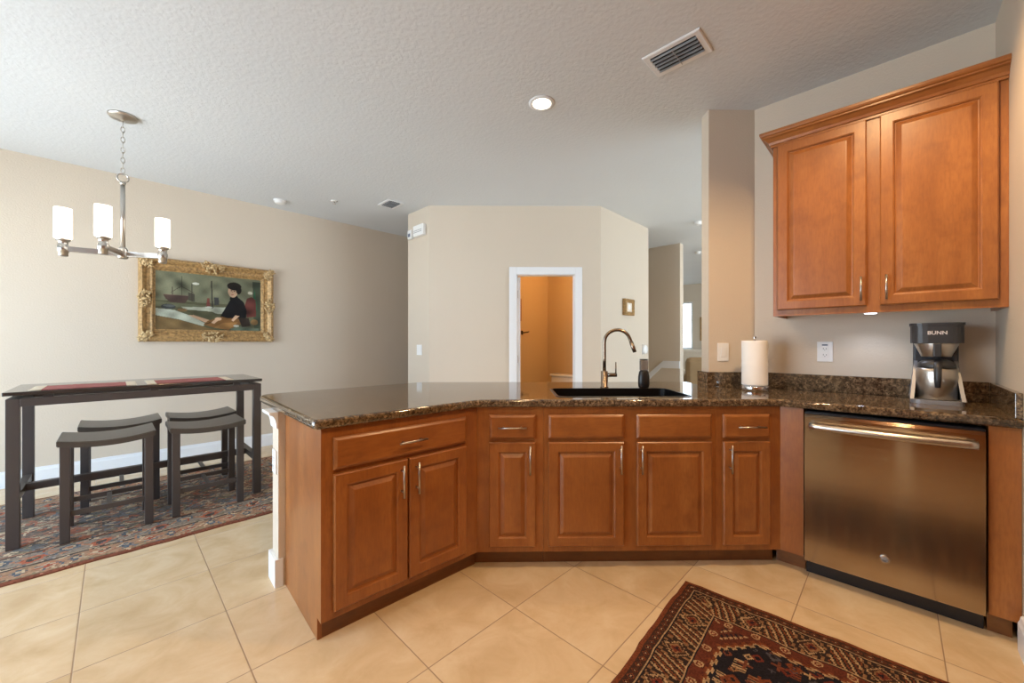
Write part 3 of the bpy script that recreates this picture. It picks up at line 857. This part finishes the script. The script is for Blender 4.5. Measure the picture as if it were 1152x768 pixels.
for X, D in ((-3.044, 2.62), (-2.722, 2.57), (-2.584, 2.85)):
    p = rt*X+fw*D; p = Vector((p.x-CX, p.y-CY, 0)); q = p.normalized(); a = math.atan2(q.y, q.x)
    am = MB().box(.025, p.length, -.013, .013, -.018, .018, .002)
    for v in am.bm.verts: v.co = Vector((v.co.x*math.cos(a)-v.co.y*math.sin(a), v.co.x*math.sin(a)+v.co.y*math.cos(a), v.co.z+ZA))
    ao = am.build('arm', 'satin_nickel', ch)
    c = (p.x, p.y, ZA)
    MB().lathe([(0, -.052), (.018, -.052), (.024, -.047), (.024, -.022), (.028, -.020), (.028, .020), (.024, .022), (.024, .048), (.032, .052), (.036, .056), (.036, .066), (0, .066)], c, 24).build('cup', 'satin_nickel', ao)
    MB().lathe([(0, .0665), (.040, .0665), (.0425, .070), (.0425, .270), (.040, .270), (.040, .074), (0, .073)], c, 32).build('glass_shade', 'lamp_glass', ao)

# ------------------------------------------------------------------ dining table
TX0, TX1, TY0, TY1 = -.435, .828, 3.67, 4.315
tb = thing('dining_table', ((TX0+TX1)/2, (TY0+TY1)/2, 0), 0, 'long counter height dining table with grey metal frame and floating dark top', 'table')
tw_, td_ = (TX1-TX0)/2, (TY1-TY0)/2
FZ = .012
LG = .052
for sx in (-1, 1):
    for sy in (-1, 1):
        MB().box(sx*tw_-(LG if sx > 0 else 0), sx*tw_+(LG if sx < 0 else 0), sy*td_-(LG if sy > 0 else 0), sy*td_+(LG if sy < 0 else 0), FZ, .885, .002).build('leg', 'table_metal', tb)
ap = MB()
for sy in (-1, 1): ap.box(-tw_+LG, tw_-LG, sy*td_-(LG if sy > 0 else 0), sy*td_+(LG if sy < 0 else 0), .838, .885, .002)
for sx in (-1, 1): ap.box(sx*tw_-(LG if sx > 0 else 0), sx*tw_+(LG if sx < 0 else 0), -td_+LG, td_-LG, .838, .885, .002)
ap.build('apron', 'table_metal', tb)
st = MB()
for sx in (-1, 1): st.box(sx*tw_-(.045 if sx > 0 else -.007), sx*tw_+(.045 if sx < 0 else -.007), -td_+LG, td_-LG, .27, .315, .002)
st.box(-tw_+.045, tw_-.045, -.022, .022, .27, .315, .002)
st.build('stretcher', 'table_metal', tb)
for x in (-tw_+.16, 0, tw_-.16):
    for sy in (-1, 1): MB().box(x-.02, x+.02, sy*(td_-.026)-.012, sy*(td_-.026)+.012, .8855, .9035).build('spacer', 'table_metal', tb)
MB().box(-tw_-.012, tw_+.006, -td_-.004, td_+.004, .904, .926, .003).build('tabletop', 'table_top_black', tb)
# placemats
def placemat(cx, w, label):
    r = thing('placemat', (cx, 3.865, .9265), 0, label, 'placemat', 'placemats on the dining table')
    mb = MB(); n = 24; d = .33
    rng = random.Random(int(cx*1000)); b = mb.bm
    g = [[b.verts.new((-w/2+.055+(w-.11)*i/n, -d/2+d*j/6+rng.uniform(-.003, .003)*(j in (0, 6)), .003+rng.uniform(-.0008, .0012))) for i in range(n+1)] for j in range(7)]
    g0 = [[b.verts.new((v.co.x, v.co.y, .0006)) for v in row] for row in g]
    for j in range(6):
        for i in range(n):
            b.faces.new([g[j][i], g[j][i+1], g[j+1][i+1], g[j+1][i]]); b.faces.new([g0[j][i], g0[j+1][i], g0[j+1][i+1], g0[j][i+1]])
    for i in range(n):
        b.faces.new([g0[0][i], g0[0][i+1], g[0][i+1], g[0][i]]); b.faces.new([g0[6][i], g[6][i], g[6][i+1], g0[6][i+1]])
    mb.build('cloth', 'mat_red', r)
    for sx in (-1, 1):
        fr = MB()
        for k in range(26):
            y = -d/2+.006+(d-.012)*k/25
            fr.box(min(sx*(w/2-.054), sx*(w/2-.004+rng.uniform(-.006, 0))), max(sx*(w/2-.054), sx*(w/2-.004+rng.uniform(-.006, 0))), y-.006, y+.006, .0006, .0036+rng.uniform(0, .0012))
        fr.build('fringe', 'mat_cream', r)
placemat(-.123, .475, 'red woven placemat with cream fringe, at the table end away from the peninsula')
placemat(.405, .50, 'red woven placemat with cream fringe, at the table end near the peninsula')
# stools
def stool():
    r = empty('bar_stool', (0, 0, 0))
    w, d, hgt = .41, .35, .63
    n = 16; mb = MB(); b = mb.bm
    def zz(q): return .026*(2*q-1)**2-.026
    top = [[], []]; bot = [[], []]
    for k, y in enumerate((-d/2-.01, d/2+.01)):
        for i in range(n+1):
            q = i/n; x = -w/2-.012+(w+.024)*q
            top[k].append(b.verts.new((x, y, hgt+zz(q)))); bot[k].append(b.verts.new((x, y, hgt+zz(q)-.036)))
    for i in range(n):
        for vs in ([top[0][i], top[0][i+1], top[1][i+1], top[1][i]], [bot[0][i], bot[1][i], bot[1][i+1], bot[0][i+1]], [bot[0][i], bot[0][i+1], top[0][i+1], top[0][i]], [bot[1][i], top[1][i], top[1][i+1], bot[1][i+1]]): b.faces.new(vs)
    for i in (0, n): b.faces.new([bot[0][i], top[0][i], top[1][i], bot[1][i]])
    bmesh.ops.recalc_face_normals(b, faces=b.faces[:])
    bmesh.ops.bevel(b, geom=[e for e in b.edges if e.calc_face_angle(0) > 1], offset=.004, segments=2, affect='EDGES')
    mb.build('seat', 'stool_seat', r)
    l = .042
    for sx in (-1, 1):
        for sy in (-1, 1):
            MB().box(sx*w/2-(l if sx > 0 else 0), sx*w/2+(l if sx < 0 else 0), sy*d/2-(l if sy > 0 else 0), sy*d/2+(l if sy < 0 else 0), FZ, hgt-.03, .002).build('leg', 'table_metal', r)
    rl = MB()
    for sy in (-1, 1): rl.box(-w/2+l, w/2-l, sy*(d/2-.022)-.010, sy*(d/2-.022)+.010, .165, .195, .002)
    rl.box(-.012, .012, -d/2+.03, d/2-.03, .170, .190, .002)
    rl.build('foot_rail', 'table_metal', r)
    return r
proto = stool()
spots = [(-.020, 3.735, 'dark saddle seat stool in front of the table, at its end away from the peninsula'), (.485, 3.735, 'dark saddle seat stool in front of the table, at its end near the peninsula'),
         (.042, 4.245, 'dark saddle seat stool on the wall side of the table, away from the peninsula'), (.520, 4.245, 'dark saddle seat stool on the wall side of the table, near the peninsula')]
for i, (x, y, lab) in enumerate(spots):
    o = proto if i == 0 else copy_tree(proto)
    o.location = (x, y, 0)
    tag(o, lab, 'stool', 'saddle seat stools around the dining table')

# ------------------------------------------------------------------ rugs: one coloured knot per cell
def knot_rug(name, w, l, cell, colour, loc, rz, label, th=.010, wob=.006):
    nx, ny = int(w/cell), int(l/cell)
    X, Y = np.meshgrid((np.arange(nx)+.5)/nx*w, (np.arange(ny)+.5)/ny*l)
    C = colour(X, Y, w, l)                      # ny,nx,3 linear
    gx, gy = np.meshgrid(np.arange(nx+1)/nx*w, np.arange(ny+1)/ny*l)
    rng = np.random.RandomState(5)
    ox = np.interp(np.arange(ny+1), np.arange(0, ny+2, 9), rng.uniform(-wob, wob, len(np.arange(0, ny+2, 9))))
    oy = np.interp(np.arange(nx+1), np.arange(0, nx+2, 9), rng.uniform(-wob, wob, len(np.arange(0, nx+2, 9))))
    gx = gx+ox[:, None]; gy = gy+oy[None, :]
    edge = np.minimum(np.minimum(gx, w-gx), np.minimum(gy, l-gy))
    gz = th-.004*np.clip(1-edge/.01, 0, 1)+.0012*np.sin(gx*23)*np.sin(gy*19)
    V = np.stack([gx, gy, gz], -1).reshape(-1, 3)
    i = np.arange(nx)[None, :]+(nx+1)*np.arange(ny)[:, None]; i = i.ravel()
    F = np.stack([i, i+1, i+nx+2, i+nx+1], 1)
    me = bpy.data.meshes.new(name)
    bd = list(range(0, nx+1))+[(nx+1)*(j+1)-1 for j in range(1, ny+1)]+[(nx+1)*ny+k for k in range(nx-1, -1, -1)]+[(nx+1)*j for j in range(ny-1, 0, -1)]
    nb = len(bd); base_i = len(V)
    VB = V[bd].copy(); VB[:, 2] = .0006
    V = np.concatenate([V, VB]); FL = F.tolist()
    side = [[base_i+k, base_i+(k+1) % nb, bd[(k+1) % nb], bd[k]] for k in range(nb)]
    me.from_pydata(V.tolist(), [], FL+side)
    at = me.color_attributes.new('dye', 'FLOAT_COLOR', 'CORNER')
    cc = np.ones((len(me.loops), 4), np.float32)
    cc[:len(FL)*4, :3] = np.repeat(C.reshape(-1, 3), 4, 0)
    cc[len(FL)*4:, :3] = C[0, 0]
    at.data.foreach_set('color', cc.ravel())
    me.materials.append(M['wool_pile'])
    o = bpy.data.objects.new(name, me); COL.objects.link(o); o.location = loc; o.rotation_euler.z = rz
    return tag(o, label, 'rug')
def c3(r, g, b): return np.array([lin(r), lin(g), lin(b)])
def kitchen_pattern(X, Y, w, l):
    cor = np.minimum(X, w-X); cy = np.minimum(Y, l-Y)
    d = np.minimum(cor, cy); along = np.where(cor < cy, Y, X)
    rng = np.random.RandomState(2)
    out = np.zeros(X.shape+(3,))
    rust, brown, navy, cream, red, tan = c3(112, 58, 32), c3(60, 38, 28), c3(24, 23, 30), c3(166, 136, 98), c3(104, 44, 30), c3(132, 96, 64)
    out[:] = brown
    def put(m, c): out[m] = c
    # outer guard stripe: rust, with small dark and cream ticks
    put(d < .020, rust)
    m = (d >= .020) & (d < .058); put(m, brown)
    a1 = (along/.034) % 1; e = np.abs(a1-.5)+np.abs((d-.039)/.034)
    put(m & (e < .42), rust); put(m & (e < .26), navy); put(m & (e < .12), cream)
    put((d >= .058) & (d < .063), cream); put((d >= .063) & (d < .069), navy)
    # main border: ragged slanted bars between hooked diamonds
    m = (d >= .069) & (d < .180); q = (d-.069)/.111
    put(m, c3(44, 31, 26))
    ph = (along/.205) % 1
    bar = ph < .46
    zig = ((along+q*.055)/.030) % 1
    tooth = .12*((q*9).astype(int) % 2)
    put(m & bar & (zig < .26+tooth), cream); put(m & bar & (zig > .48) & (zig < .66+tooth), rust)
    dx = np.abs(ph-.73)/.25; dy = np.abs(q-.5)/.48
    dia = dx+dy+.10*(((along/.012).astype(int)+(d/.012).astype(int)) % 2)
    put(m & (~bar) & (dia < 1), cream); put(m & (~bar) & (dia < .84), brown); put(m & (~bar) & (dia < .62), tan); put(m & (~bar) & (dia < .48), red); put(m & (~bar) & (dia < .25), navy)
    hk = (~bar) & (dia >= 1.12) & ((((along/.012).astype(int)*2+(d/.012).astype(int)) % 5) < 2); put(m & hk, tan)
    put((d >= .180) & (d < .186), cream); put((d >= .186) & (d < .193), navy)
    m = (d >= .193) & (d < .232); put(m, c3(92, 44, 28))
    a1 = (along/.10) % 1; e = np.hypot((a1-.5)*.10, (d-.212)); put(m & (e < .017), cream); put(m & (e < .011), red); put(m & (e < .005), cream)
    ninner = np.minimum(d-.240, (cor+cy-.60)*.7)
    stp = ninner+.005*np.sign(np.sin((cor-cy)/.026*PI))
    m = d >= .232; put(m, c3(84, 40, 27))
    zz = ((cor-cy)/.03) % 1
    put(m & (ninner < -.012) & (((cor+cy)/.055 % 1) < .3) & (zz < .6), cream); put(m & (ninner < -.012) & (((cor+cy)/.055 % 1) > .6) & (zz > .5), navy)
    put(m & (stp >= 0) & (stp < .012), rust); put(m & (stp >= .012) & (stp < .020), cream); put(m & (stp >= .020) & (stp < .030), navy)
    m = m & (stp >= .030); put(m, c3(28, 25, 30))
    cols = [cream, rust, red, tan, c3(110, 60, 40), c3(70, 66, 70)]
    for k in range(560):
        px, py = rng.uniform(.25, w-.25), rng.uniform(.25, l-.25); sz = rng.uniform(.012, .034); c = cols[rng.randint(6)]
        t = rng.randint(4); ax, ay = np.abs(X-px), np.abs(Y-py)
        if t == 0: mm = (ax+ay < sz) & (ax+ay > sz*.45)
        elif t == 1: mm = np.minimum(ax, ay) < sz*.2; mm &= np.maximum(ax, ay) < sz
        elif t == 2: mm = (ax+ay < sz*.8)
        else: mm = (ax < sz) & (ay < sz*.7) & (((X-px+1)/.014 % 1) < .5)
        put(m & mm, c)
        if t == 2: put(m & (ax+ay < sz*.35), navy)
    out *= rng.uniform(.62, 1.2, X.shape)[..., None]
    return out
# corner of the kitchen rug nearest the sink run
rw, rll = 1.25, 1.9
rz = R(3.0)
c_, s_ = math.cos(rz), math.sin(rz)
cx_, cy_ = 2.02, .765          # far corner (max x, max y) of the rug
KR = (cx_-(rw*c_-rll*s_), cy_-(rw*s_+rll*c_), 0)
rz2 = rz
knot_rug('kitchen_rug', rw, rll, .0052, kitchen_pattern, KR, rz2, 'dark red brown patterned rug on the kitchen tiles before the dishwasher', .009, .004)
def dining_pattern(X, Y, w, l):
    cor = np.minimum(X, w-X); cy = np.minimum(Y, l-Y); d = np.minimum(cor, cy); along = np.where(cor < cy, Y, X)
    rng = np.random.RandomState(9)
    out = np.zeros(X.shape+(3,))
    terra, sand, blue, grey, olive, dark = c3(158, 112, 88), c3(168, 150, 126), c3(82, 90, 98), c3(128, 118, 106), c3(120, 114, 90), c3(74, 64, 58)
    out[:] = c3(138, 112, 90)
    def put(m, c): out[m] = c
    put(d < .03, c3(118, 70, 52)); put((d >= .03) & (d < .045), olive)
    m = (d >= .045) & (d < .17); put(m, c3(150, 120, 96))
    a = (along/.20) % 1; e = np.abs(a-.5)/.32+np.abs(d-.108)/.055
    put(m & (e < 1), terra); put(m & (e < .72), sand); put(m & (e < .4), c3(150, 74, 54))
    e2 = np.abs(((along/.20+.5) % 1)-.5)/.14+np.abs(d-.108)/.05; put(m & (e2 < 1), blue); put(m & (e2 < .5), sand)
    put((d >= .17) & (d < .185), dark); put((d >= .185) & (d < .20), sand)
    m = (d >= .20) & (d < .36); put(m, grey)
    a = (along/.26) % 1; wave = np.abs((d-.28)-.04*np.sin(along/.13*PI)); put(m & (wave < .012), terra)
    e = np.hypot((a-.25)*.26, (d-.30)); put(m & (e < .045), blue); put(m & (e < .028), sand); put(m & (e < .014), terra)
    e = np.hypot((a-.75)*.26, (d-.26)); put(m & (e < .045), c3(160, 90, 66)); put(m & (e < .026), dark)
    put((d >= .36) & (d < .375), dark); put((d >= .375) & (d < .395), terra)
    m = d >= .395; put(m, c3(110, 96, 86))
    cols = [terra, sand, blue, c3(96, 104, 112), olive, c3(150, 84, 62), dark, c3(190, 170, 140)]
    for k in range(1500):
        px, py = rng.uniform(.38, w-.38), rng.uniform(.38, l-.38); sz = rng.uniform(.02, .06); c = cols[rng.randint(8)]*.75+.25*np.array([.23, .19, .15])
        ax, ay = np.abs(X-px), np.abs(Y-py); t = rng.randint(3)
        if t == 0: mm = (ax+ay < sz) & (ax+ay > sz*.5)
        elif t == 1: mm = np.hypot(ax, ay) < sz*.5
        else: mm = np.abs((X-px)*math.cos(k)+(Y-py)*math.sin(k)) < .006; mm &= np.hypot(ax, ay) < sz*1.2
        put(m & mm, c)
    for k in range(1100):
        px, py = rng.uniform(.02, w-.02), rng.choice([rng.uniform(.03, .38), l-rng.uniform(.03, .38)]); sz = rng.uniform(.01, .03); c = cols[rng.randint(8)]
        put((np.abs((X-px)*math.cos(k)+(Y-py)*math.sin(k)) < .005) & (np.hypot(X-px, Y-py) < sz), c)
    out *= rng.uniform(.78, 1.35, X.shape)[..., None]
    return out
knot_rug('dining_rug', 3.0, 1.58, .0105, dining_pattern, (-1.55, 3.185, 0), 0, 'faded multicolour oriental rug beneath the dining table', .0105, .006)

# ------------------------------------------------------------------ painting
PX0, PX1, PZ0, PZ1 = .165, 1.318, 1.228, 2.068
pw, ph = PX1-PX0, PZ1-PZ0
pg = thing('framed_painting', ((PX0+PX1)/2, LW-.001, PZ0), 0, 'large painting of a seated figure by boats in an ornate gold frame', 'painting')
FW = .125
prof = [(0, -.001), (0, -.045), (.010, -.060), (.028, -.066), (.046, -.054), (.060, -.040), (.085, -.036), (.098, -.044), (.108, -.040), (.116, -.026), (FW, -.022), (FW, -.004)]
fr = MB().rings(-pw/2, pw/2, 0, ph, prof, 'open').build('frame', 'gold_leaf', pg)
def ornament(cx, cz, seed, nl, spread, ang):
    rng = random.Random(seed); mb = MB()
    for k in range(nl):
        q = k/nl*2*PI; rr_ = spread*(.25+.75*rng.random())
        x, z = rr_*math.cos(q)*1.0, rr_*math.sin(q)*.62
        x, z = x*math.cos(ang)-z*math.sin(ang), x*math.sin(ang)+z*math.cos(ang)
        mb.ball((cx+x, -.060, cz+z), rng.uniform(.010, .019), 1, (1.5, .8, .7), Matrix.Rotation(rng.uniform(0, PI), 4, 'Y'))
    for s in (-1, 1):
        cx2, cz2 = cx+s*spread*.7*math.cos(ang), cz+s*spread*.7*math.sin(ang)
        mb.tube([(cx2+.022*(1-i/14)*math.cos(i*.55), -.064, cz2+.022*(1-i/14)*math.sin(i*.55)) for i in range(12)], .006, 6)
    mb.ball((cx, -.066, cz), .020, 2, (1.2, .7, 1))
    return mb.build('ornament', 'gold_pale', fr)
k_ = 0
for cx_o, cz_o, a, sp_o in ((-pw/2+.05, .05, PI/4, .065), (pw/2-.05, .05, -PI/4, .065), (-pw/2+.05, ph-.05, -PI/4, .065), (pw/2-.05, ph-.05, PI/4, .065), (0, .045, 0, .10), (0, ph-.045, 0, .10), (-pw/2+.045, ph/2, PI/2, .09), (pw/2-.045, ph/2, PI/2, .09)):
    ornament(cx_o, cz_o, k_, 30, sp_o, a); k_ += 1
def canvas():
    nx, ny = 240, 140
    S, Tt = np.meshgrid((np.arange(nx+1))/nx, 1-(np.arange(ny+1))/ny)   # Tt from 1 (bottom) to 0 (top)
    C = np.zeros(S.shape+(3,)); rng = np.random.RandomState(4)
    C[:] = c3(112, 114, 88)
    C += (c3(136, 138, 108)-c3(112, 114, 88))*np.clip(1-np.abs(S-.15)*2.2, 0, 1)[..., None]*np.clip(1-Tt*1.6, 0, 1)[..., None]
    def inpoly(pts):
        m = np.zeros(S.shape, bool); n = len(pts); j = n-1
        for i in range(n):
            xi, yi = pts[i]; xj, yj = pts[j]
            if yi != yj:
                c = ((yi > Tt) != (yj > Tt)) & (S < (xj-xi)*(Tt-yi)/(yj-yi)+xi); m ^= c
            j = i
        return m
    def poly(pts, c): C[inpoly(pts)] = c3(*c)
    def ell(x, y, a, b, c, rot=0):
        u = (S-x)*math.cos(rot)+(Tt-y)*math.sin(rot); v = -(S-x)*math.sin(rot)+(Tt-y)*math.cos(rot)
        C[(u/a)**2+(v/b)**2 < 1] = c3(*c)
    def line(x0, y0, x1, y1, wd, c):
        L = math.hypot(x1-x0, y1-y0); nx_, ny_ = -(y1-y0)/L*wd, (x1-x0)/L*wd
        poly([(x0+nx_, y0+ny_), (x1+nx_, y1+ny_), (x1-nx_, y1-ny_), (x0-nx_, y0-ny_)], c)
    poly([(0, .50), (1, .52), (1, 1), (0, 1)], (88, 88, 62))
    poly([(0, .52), (.35, .55), (.62, .56), (.62, .60), (.3, .62), (0, .60)], (104, 106, 78))
    poly([(.22, .60), (.64, .57), (.66, .63), (.58, .70), (.40, .66), (.25, .64)], (168, 172, 150))
    poly([(.22, .64), (.5, .66), (.6, .74), (.5, .78), (.30, .70)], (84, 84, 58))
    poly([(0, .64), (.16, .66), (.30, .75), (.44, .88), (.42, .93), (.2, .82), (0, .76)], (176, 182, 162))
    poly([(0, .765), (.2, .825), (.42, .935), (.55, 1), (0, 1)], (122, 98, 58))
    ell(.23, .655, .045, .03, (132, 104, 62))
    ell(.11, .605, .062, .045, (58, 62, 62)); ell(.115, .59, .05, .02, (84, 90, 88))
    poly([(.065, .40), (.28, .40), (.29, .44), (.255, .53), (.13, .53), (.085, .47)], (84, 66, 58)); line(.065, .40, .29, .40, .006, (120, 100, 84))
    line(.145, .26, .145, .40, .004, (72, 60, 50)); line(.225, .06, .225, .40, .004, (70, 62, 50)); line(.13, .36, .22, .24, .003, (72, 60, 50)); line(.22, .24, .33, .34, .004, (72, 60, 50))
    poly([(.28, .34), (.34, .36), (.34, .50), (.28, .48)], (78, 74, 62)); line(.315, .18, .315, .5, .003, (70, 64, 52)); ell(.35, .175, .03, .02, (222, 222, 204))
    line(.495, .10, .505, .60, .006, (56, 52, 46)); poly([(.455, .42), (.475, .42), (.485, .58), (.445, .58)], (122, 66, 56)); poly([(.52, .40), (.565, .40), (.57, .53), (.525, .54)], (64, 66, 66))
    ell(.47, .585, .035, .015, (190, 192, 176))
    poly([(.91, .05), (1, .05), (1, 1), (.93, 1)], (62, 72, 54)); poly([(.90, .60), (.935, .18), (.96, .60)], (40, 92, 62)); ell(.885, .27, .025, .03, (186, 184, 160))
    poly([(.83, .50), (.85, .38), (.90, .34), (.945, .40), (.95, .72), (.85, .74)], (98, 48, 40))
    poly([(.28, .74), (.33, .735), (.50, .83), (.49, .89), (.42, .85)], (206, 164, 124))
    poly([(.42, .90), (.46, .83), (.60, .74), (.76, .74), (.80, .86), (.66, .99), (.52, .95)], (128, 88, 40)); poly([(.52, .95), (.60, .86), (.76, .84), (.66, .99)], (152, 108, 52))
    line(.44, .89, .60, .78, .008, (84, 58, 30))
    poly([(.64, .55), (.68, .42), (.70, .39), (.77, .38), (.82, .46), (.85, .62), (.84, .76), (.66, .77), (.58, .74)], (26, 26, 28))
    poly([(.67, .42), (.69, .34), (.75, .34), (.77, .41)], (26, 26, 28))
    ell(.705, .27, .048, .105, (206, 166, 130)); ell(.72, .165, .072, .075, (38, 32, 28), .1); ell(.765, .23, .028, .08, (38, 32, 28))
    ell(.690, .25, .008, .010, (50, 40, 34)); ell(.722, .255, .008, .010, (50, 40, 34)); ell(.702, .325, .014, .008, (160, 84, 70)); line(.703, .26, .700, .295, .003, (176, 130, 98))
    ell(.56, .79, .035, .03, (206, 166, 128), -.4); poly([(.49, .86), (.55, .77), (.58, .79), (.52, .88)], (206, 166, 128)); poly([(.69, .80), (.73, .71), (.775, .72), (.74, .78), (.71, .83)], (208, 168, 130))
    poly([(.76, .76), (.87, .75), (.89, .90), (.80, .93)], (52, 42, 34)); ell(.93, .83, .04, .055, (132, 100, 52))
    poly([(.68, .96), (.78, .92), (.98, .95), (.98, 1), (.68, 1)], (92, 104, 84)); ell(.74, .91, .03, .02, (168, 170, 156))
    blot = np.zeros(S.shape)
    for k in range(60):
        px, py, fx, fy = rng.uniform(0, 6.28), rng.uniform(0, 6.28), rng.uniform(-40, 40), rng.uniform(-30, 30)
        blot += np.sin(S*fx+px)*np.sin(Tt*fy+py)
    C = C*(1+.045*blot[..., None])*rng.uniform(.88, 1.08, S.shape)[..., None]
    g = C.mean(-1, keepdims=True); C = np.clip(g+(C-g)*.86, 0, 1)*.9
    w0, h0 = pw-2*FW+.004, ph-2*FW+.004
    V = np.stack([(S-.5)*w0, np.full(S.shape, -.020), ph/2+(.5-Tt)*h0], -1).reshape(-1, 3)
    i = (np.arange(nx)[None, :]+(nx+1)*np.arange(ny)[:, None]).ravel(); F = np.stack([i, i+1, i+nx+2, i+nx+1], 1)
    n0 = len(V); cn_ = [0, nx, (nx+1)*(ny+1)-1, (nx+1)*ny]
    VB = V[cn_].copy(); VB[:, 1] = -.004
    V = np.concatenate([V, VB])
    me = bpy.data.meshes.new('canvas'); me.from_pydata(V.tolist(), [], F.tolist()+[[n0+3, n0+2, n0+1, n0]])
    at = me.color_attributes.new('dye', 'FLOAT_COLOR', 'POINT'); cc = np.ones((len(V), 4), np.float32); cc[:n0, :3] = C.reshape(-1, 3); cc[n0:, :3] = .3
    at.data.foreach_set('color', cc.ravel()); me.materials.append(M['oil_paint'])
    o = bpy.data.objects.new('canvas', me); COL.objects.link(o); o.parent = pg
canvas()

# ------------------------------------------------------------------ powder room and living room beyond
to = thing('toilet', (4.795, 3.50, 0), PI/2, 'cream toilet tank seen through the powder room doorway', 'toilet')
MB().box(-.23, .23, .012, .20, .38, .715, .025).build('tank', 'porcelain', to)
MB().box(-.245, .245, .008, .215, .7155, .75, .012).build('tank_lid', 'porcelain', to)
MB().lathe([(0, 0), (.12, 0), (.125, .02), (.10, .12), (.12, .24), (.185, .36), (.19, .385), (0, .385)], (0, .44, 0), 28, 1, 1.25).box(-.11, .11, .05, .35, 0, .36, .03).build('bowl', 'porcelain', to)
MB().lathe([(0, .386), (.19, .386), (.195, .395), (.19, .41), (0, .412)], (0, .44, 0), 28, 1, 1.2).build('seat', 'porcelain', to)
pf = thing('picture_frame', (3.98, 3.9595, 1.70), 0, 'wooden picture frame on the powder room wall, only its edge showing', 'picture')
MB().rings(-.19, .19, -.165, .165, [(0, -.001), (0, -.022), (.006, -.026), (.03, -.024), (.036, -.016)], 'open').build('frame', 'maple_upright', pf)
MB().box(-.155, .155, -.016, -.004, -.13, .13).build('picture', 'sofa_cream', pf)
hk = thing('towel_hook', (4.20, 3.9595, 1.366), 0, 'dark bronze towel hook on the powder room wall', 'hook')
MB().box(-.02, .02, -.008, -.0005, -.03, .03, .003).build('back_plate', 'bronze', hk)
MB().tube([(0, -.008, .0), (0, -.045, 0), (.02, -.06, .005), (.06, -.065, .008), (.085, -.065, .018)], .009, 10).build('arm', 'bronze', hk)
ac = thing('armchair', (7.95, 2.53, 0), R(107), 'tan upholstered armchair seen past the end of the hall', 'armchair')
MB().box(-.40, .40, -.40, .42, .06, .42, .05).build('seat_base', 'sofa_tan', ac)
MB().box(-.27, .27, -.42, .25, .425, .55, .05).build('cushion', 'sofa_tan', ac)
for sx in (-1, 1): MB().box(sx*.36-.09, sx*.36+.09, -.42, .40, .06, .66, .07).build('armrest', 'sofa_tan', ac)
MB().box(-.42, .42, .25, .46, .3, .95, .09).build('backrest', 'sofa_tan', ac)
for sx in (-1, 1):
    for y in (-.34, .36): MB().cyl((sx*.34, y, .0), (sx*.34, y, .07), .02, .028, 12).build('foot', 'bronze', ac)
sf2 = thing('sofa', (10.3, 3.95, 0), -PI/2, 'cream high backed sofa below the far living room window', 'sofa')
MB().box(-.95, .95, -.42, .45, .08, .42, .05).build('seat_base', 'sofa_cream', sf2)
MB().box(-.95, .95, .22, .48, .3, 1.05, .07).build('backrest', 'sofa_cream', sf2)
for sx in (-1, 1):
    MB().box(sx*.95-.1, sx*.95+.1, -.42, .46, .08, .66, .06).build('armrest', 'sofa_cream', sf2)
    MB().box(sx*.44-.40, sx*.44+.40, -.44, .22, .425, .55, .05).build('cushion', 'sofa_cream', sf2)
    MB().box(sx*.85-.03, sx*.85+.03, -.3, -.24, 0, .085).box(sx*.85-.03, sx*.85+.03, .3, .36, 0, .085).build('foot', 'bronze', sf2)
gp = thing('picture_frame', (11.0595, 3.50, 1.60), -PI/2, 'gold framed picture on the far wall beside the window', 'picture')
MB().rings(-.28, .28, -.32, .32, [(0, -.001), (0, -.03), (.01, -.036), (.05, -.028), (.055, -.016)], 'open').build('frame', 'gold_leaf', gp)
MB().box(-.227, .227, -.016, -.004, -.267, .267).build('picture', 'sofa_cream', gp)
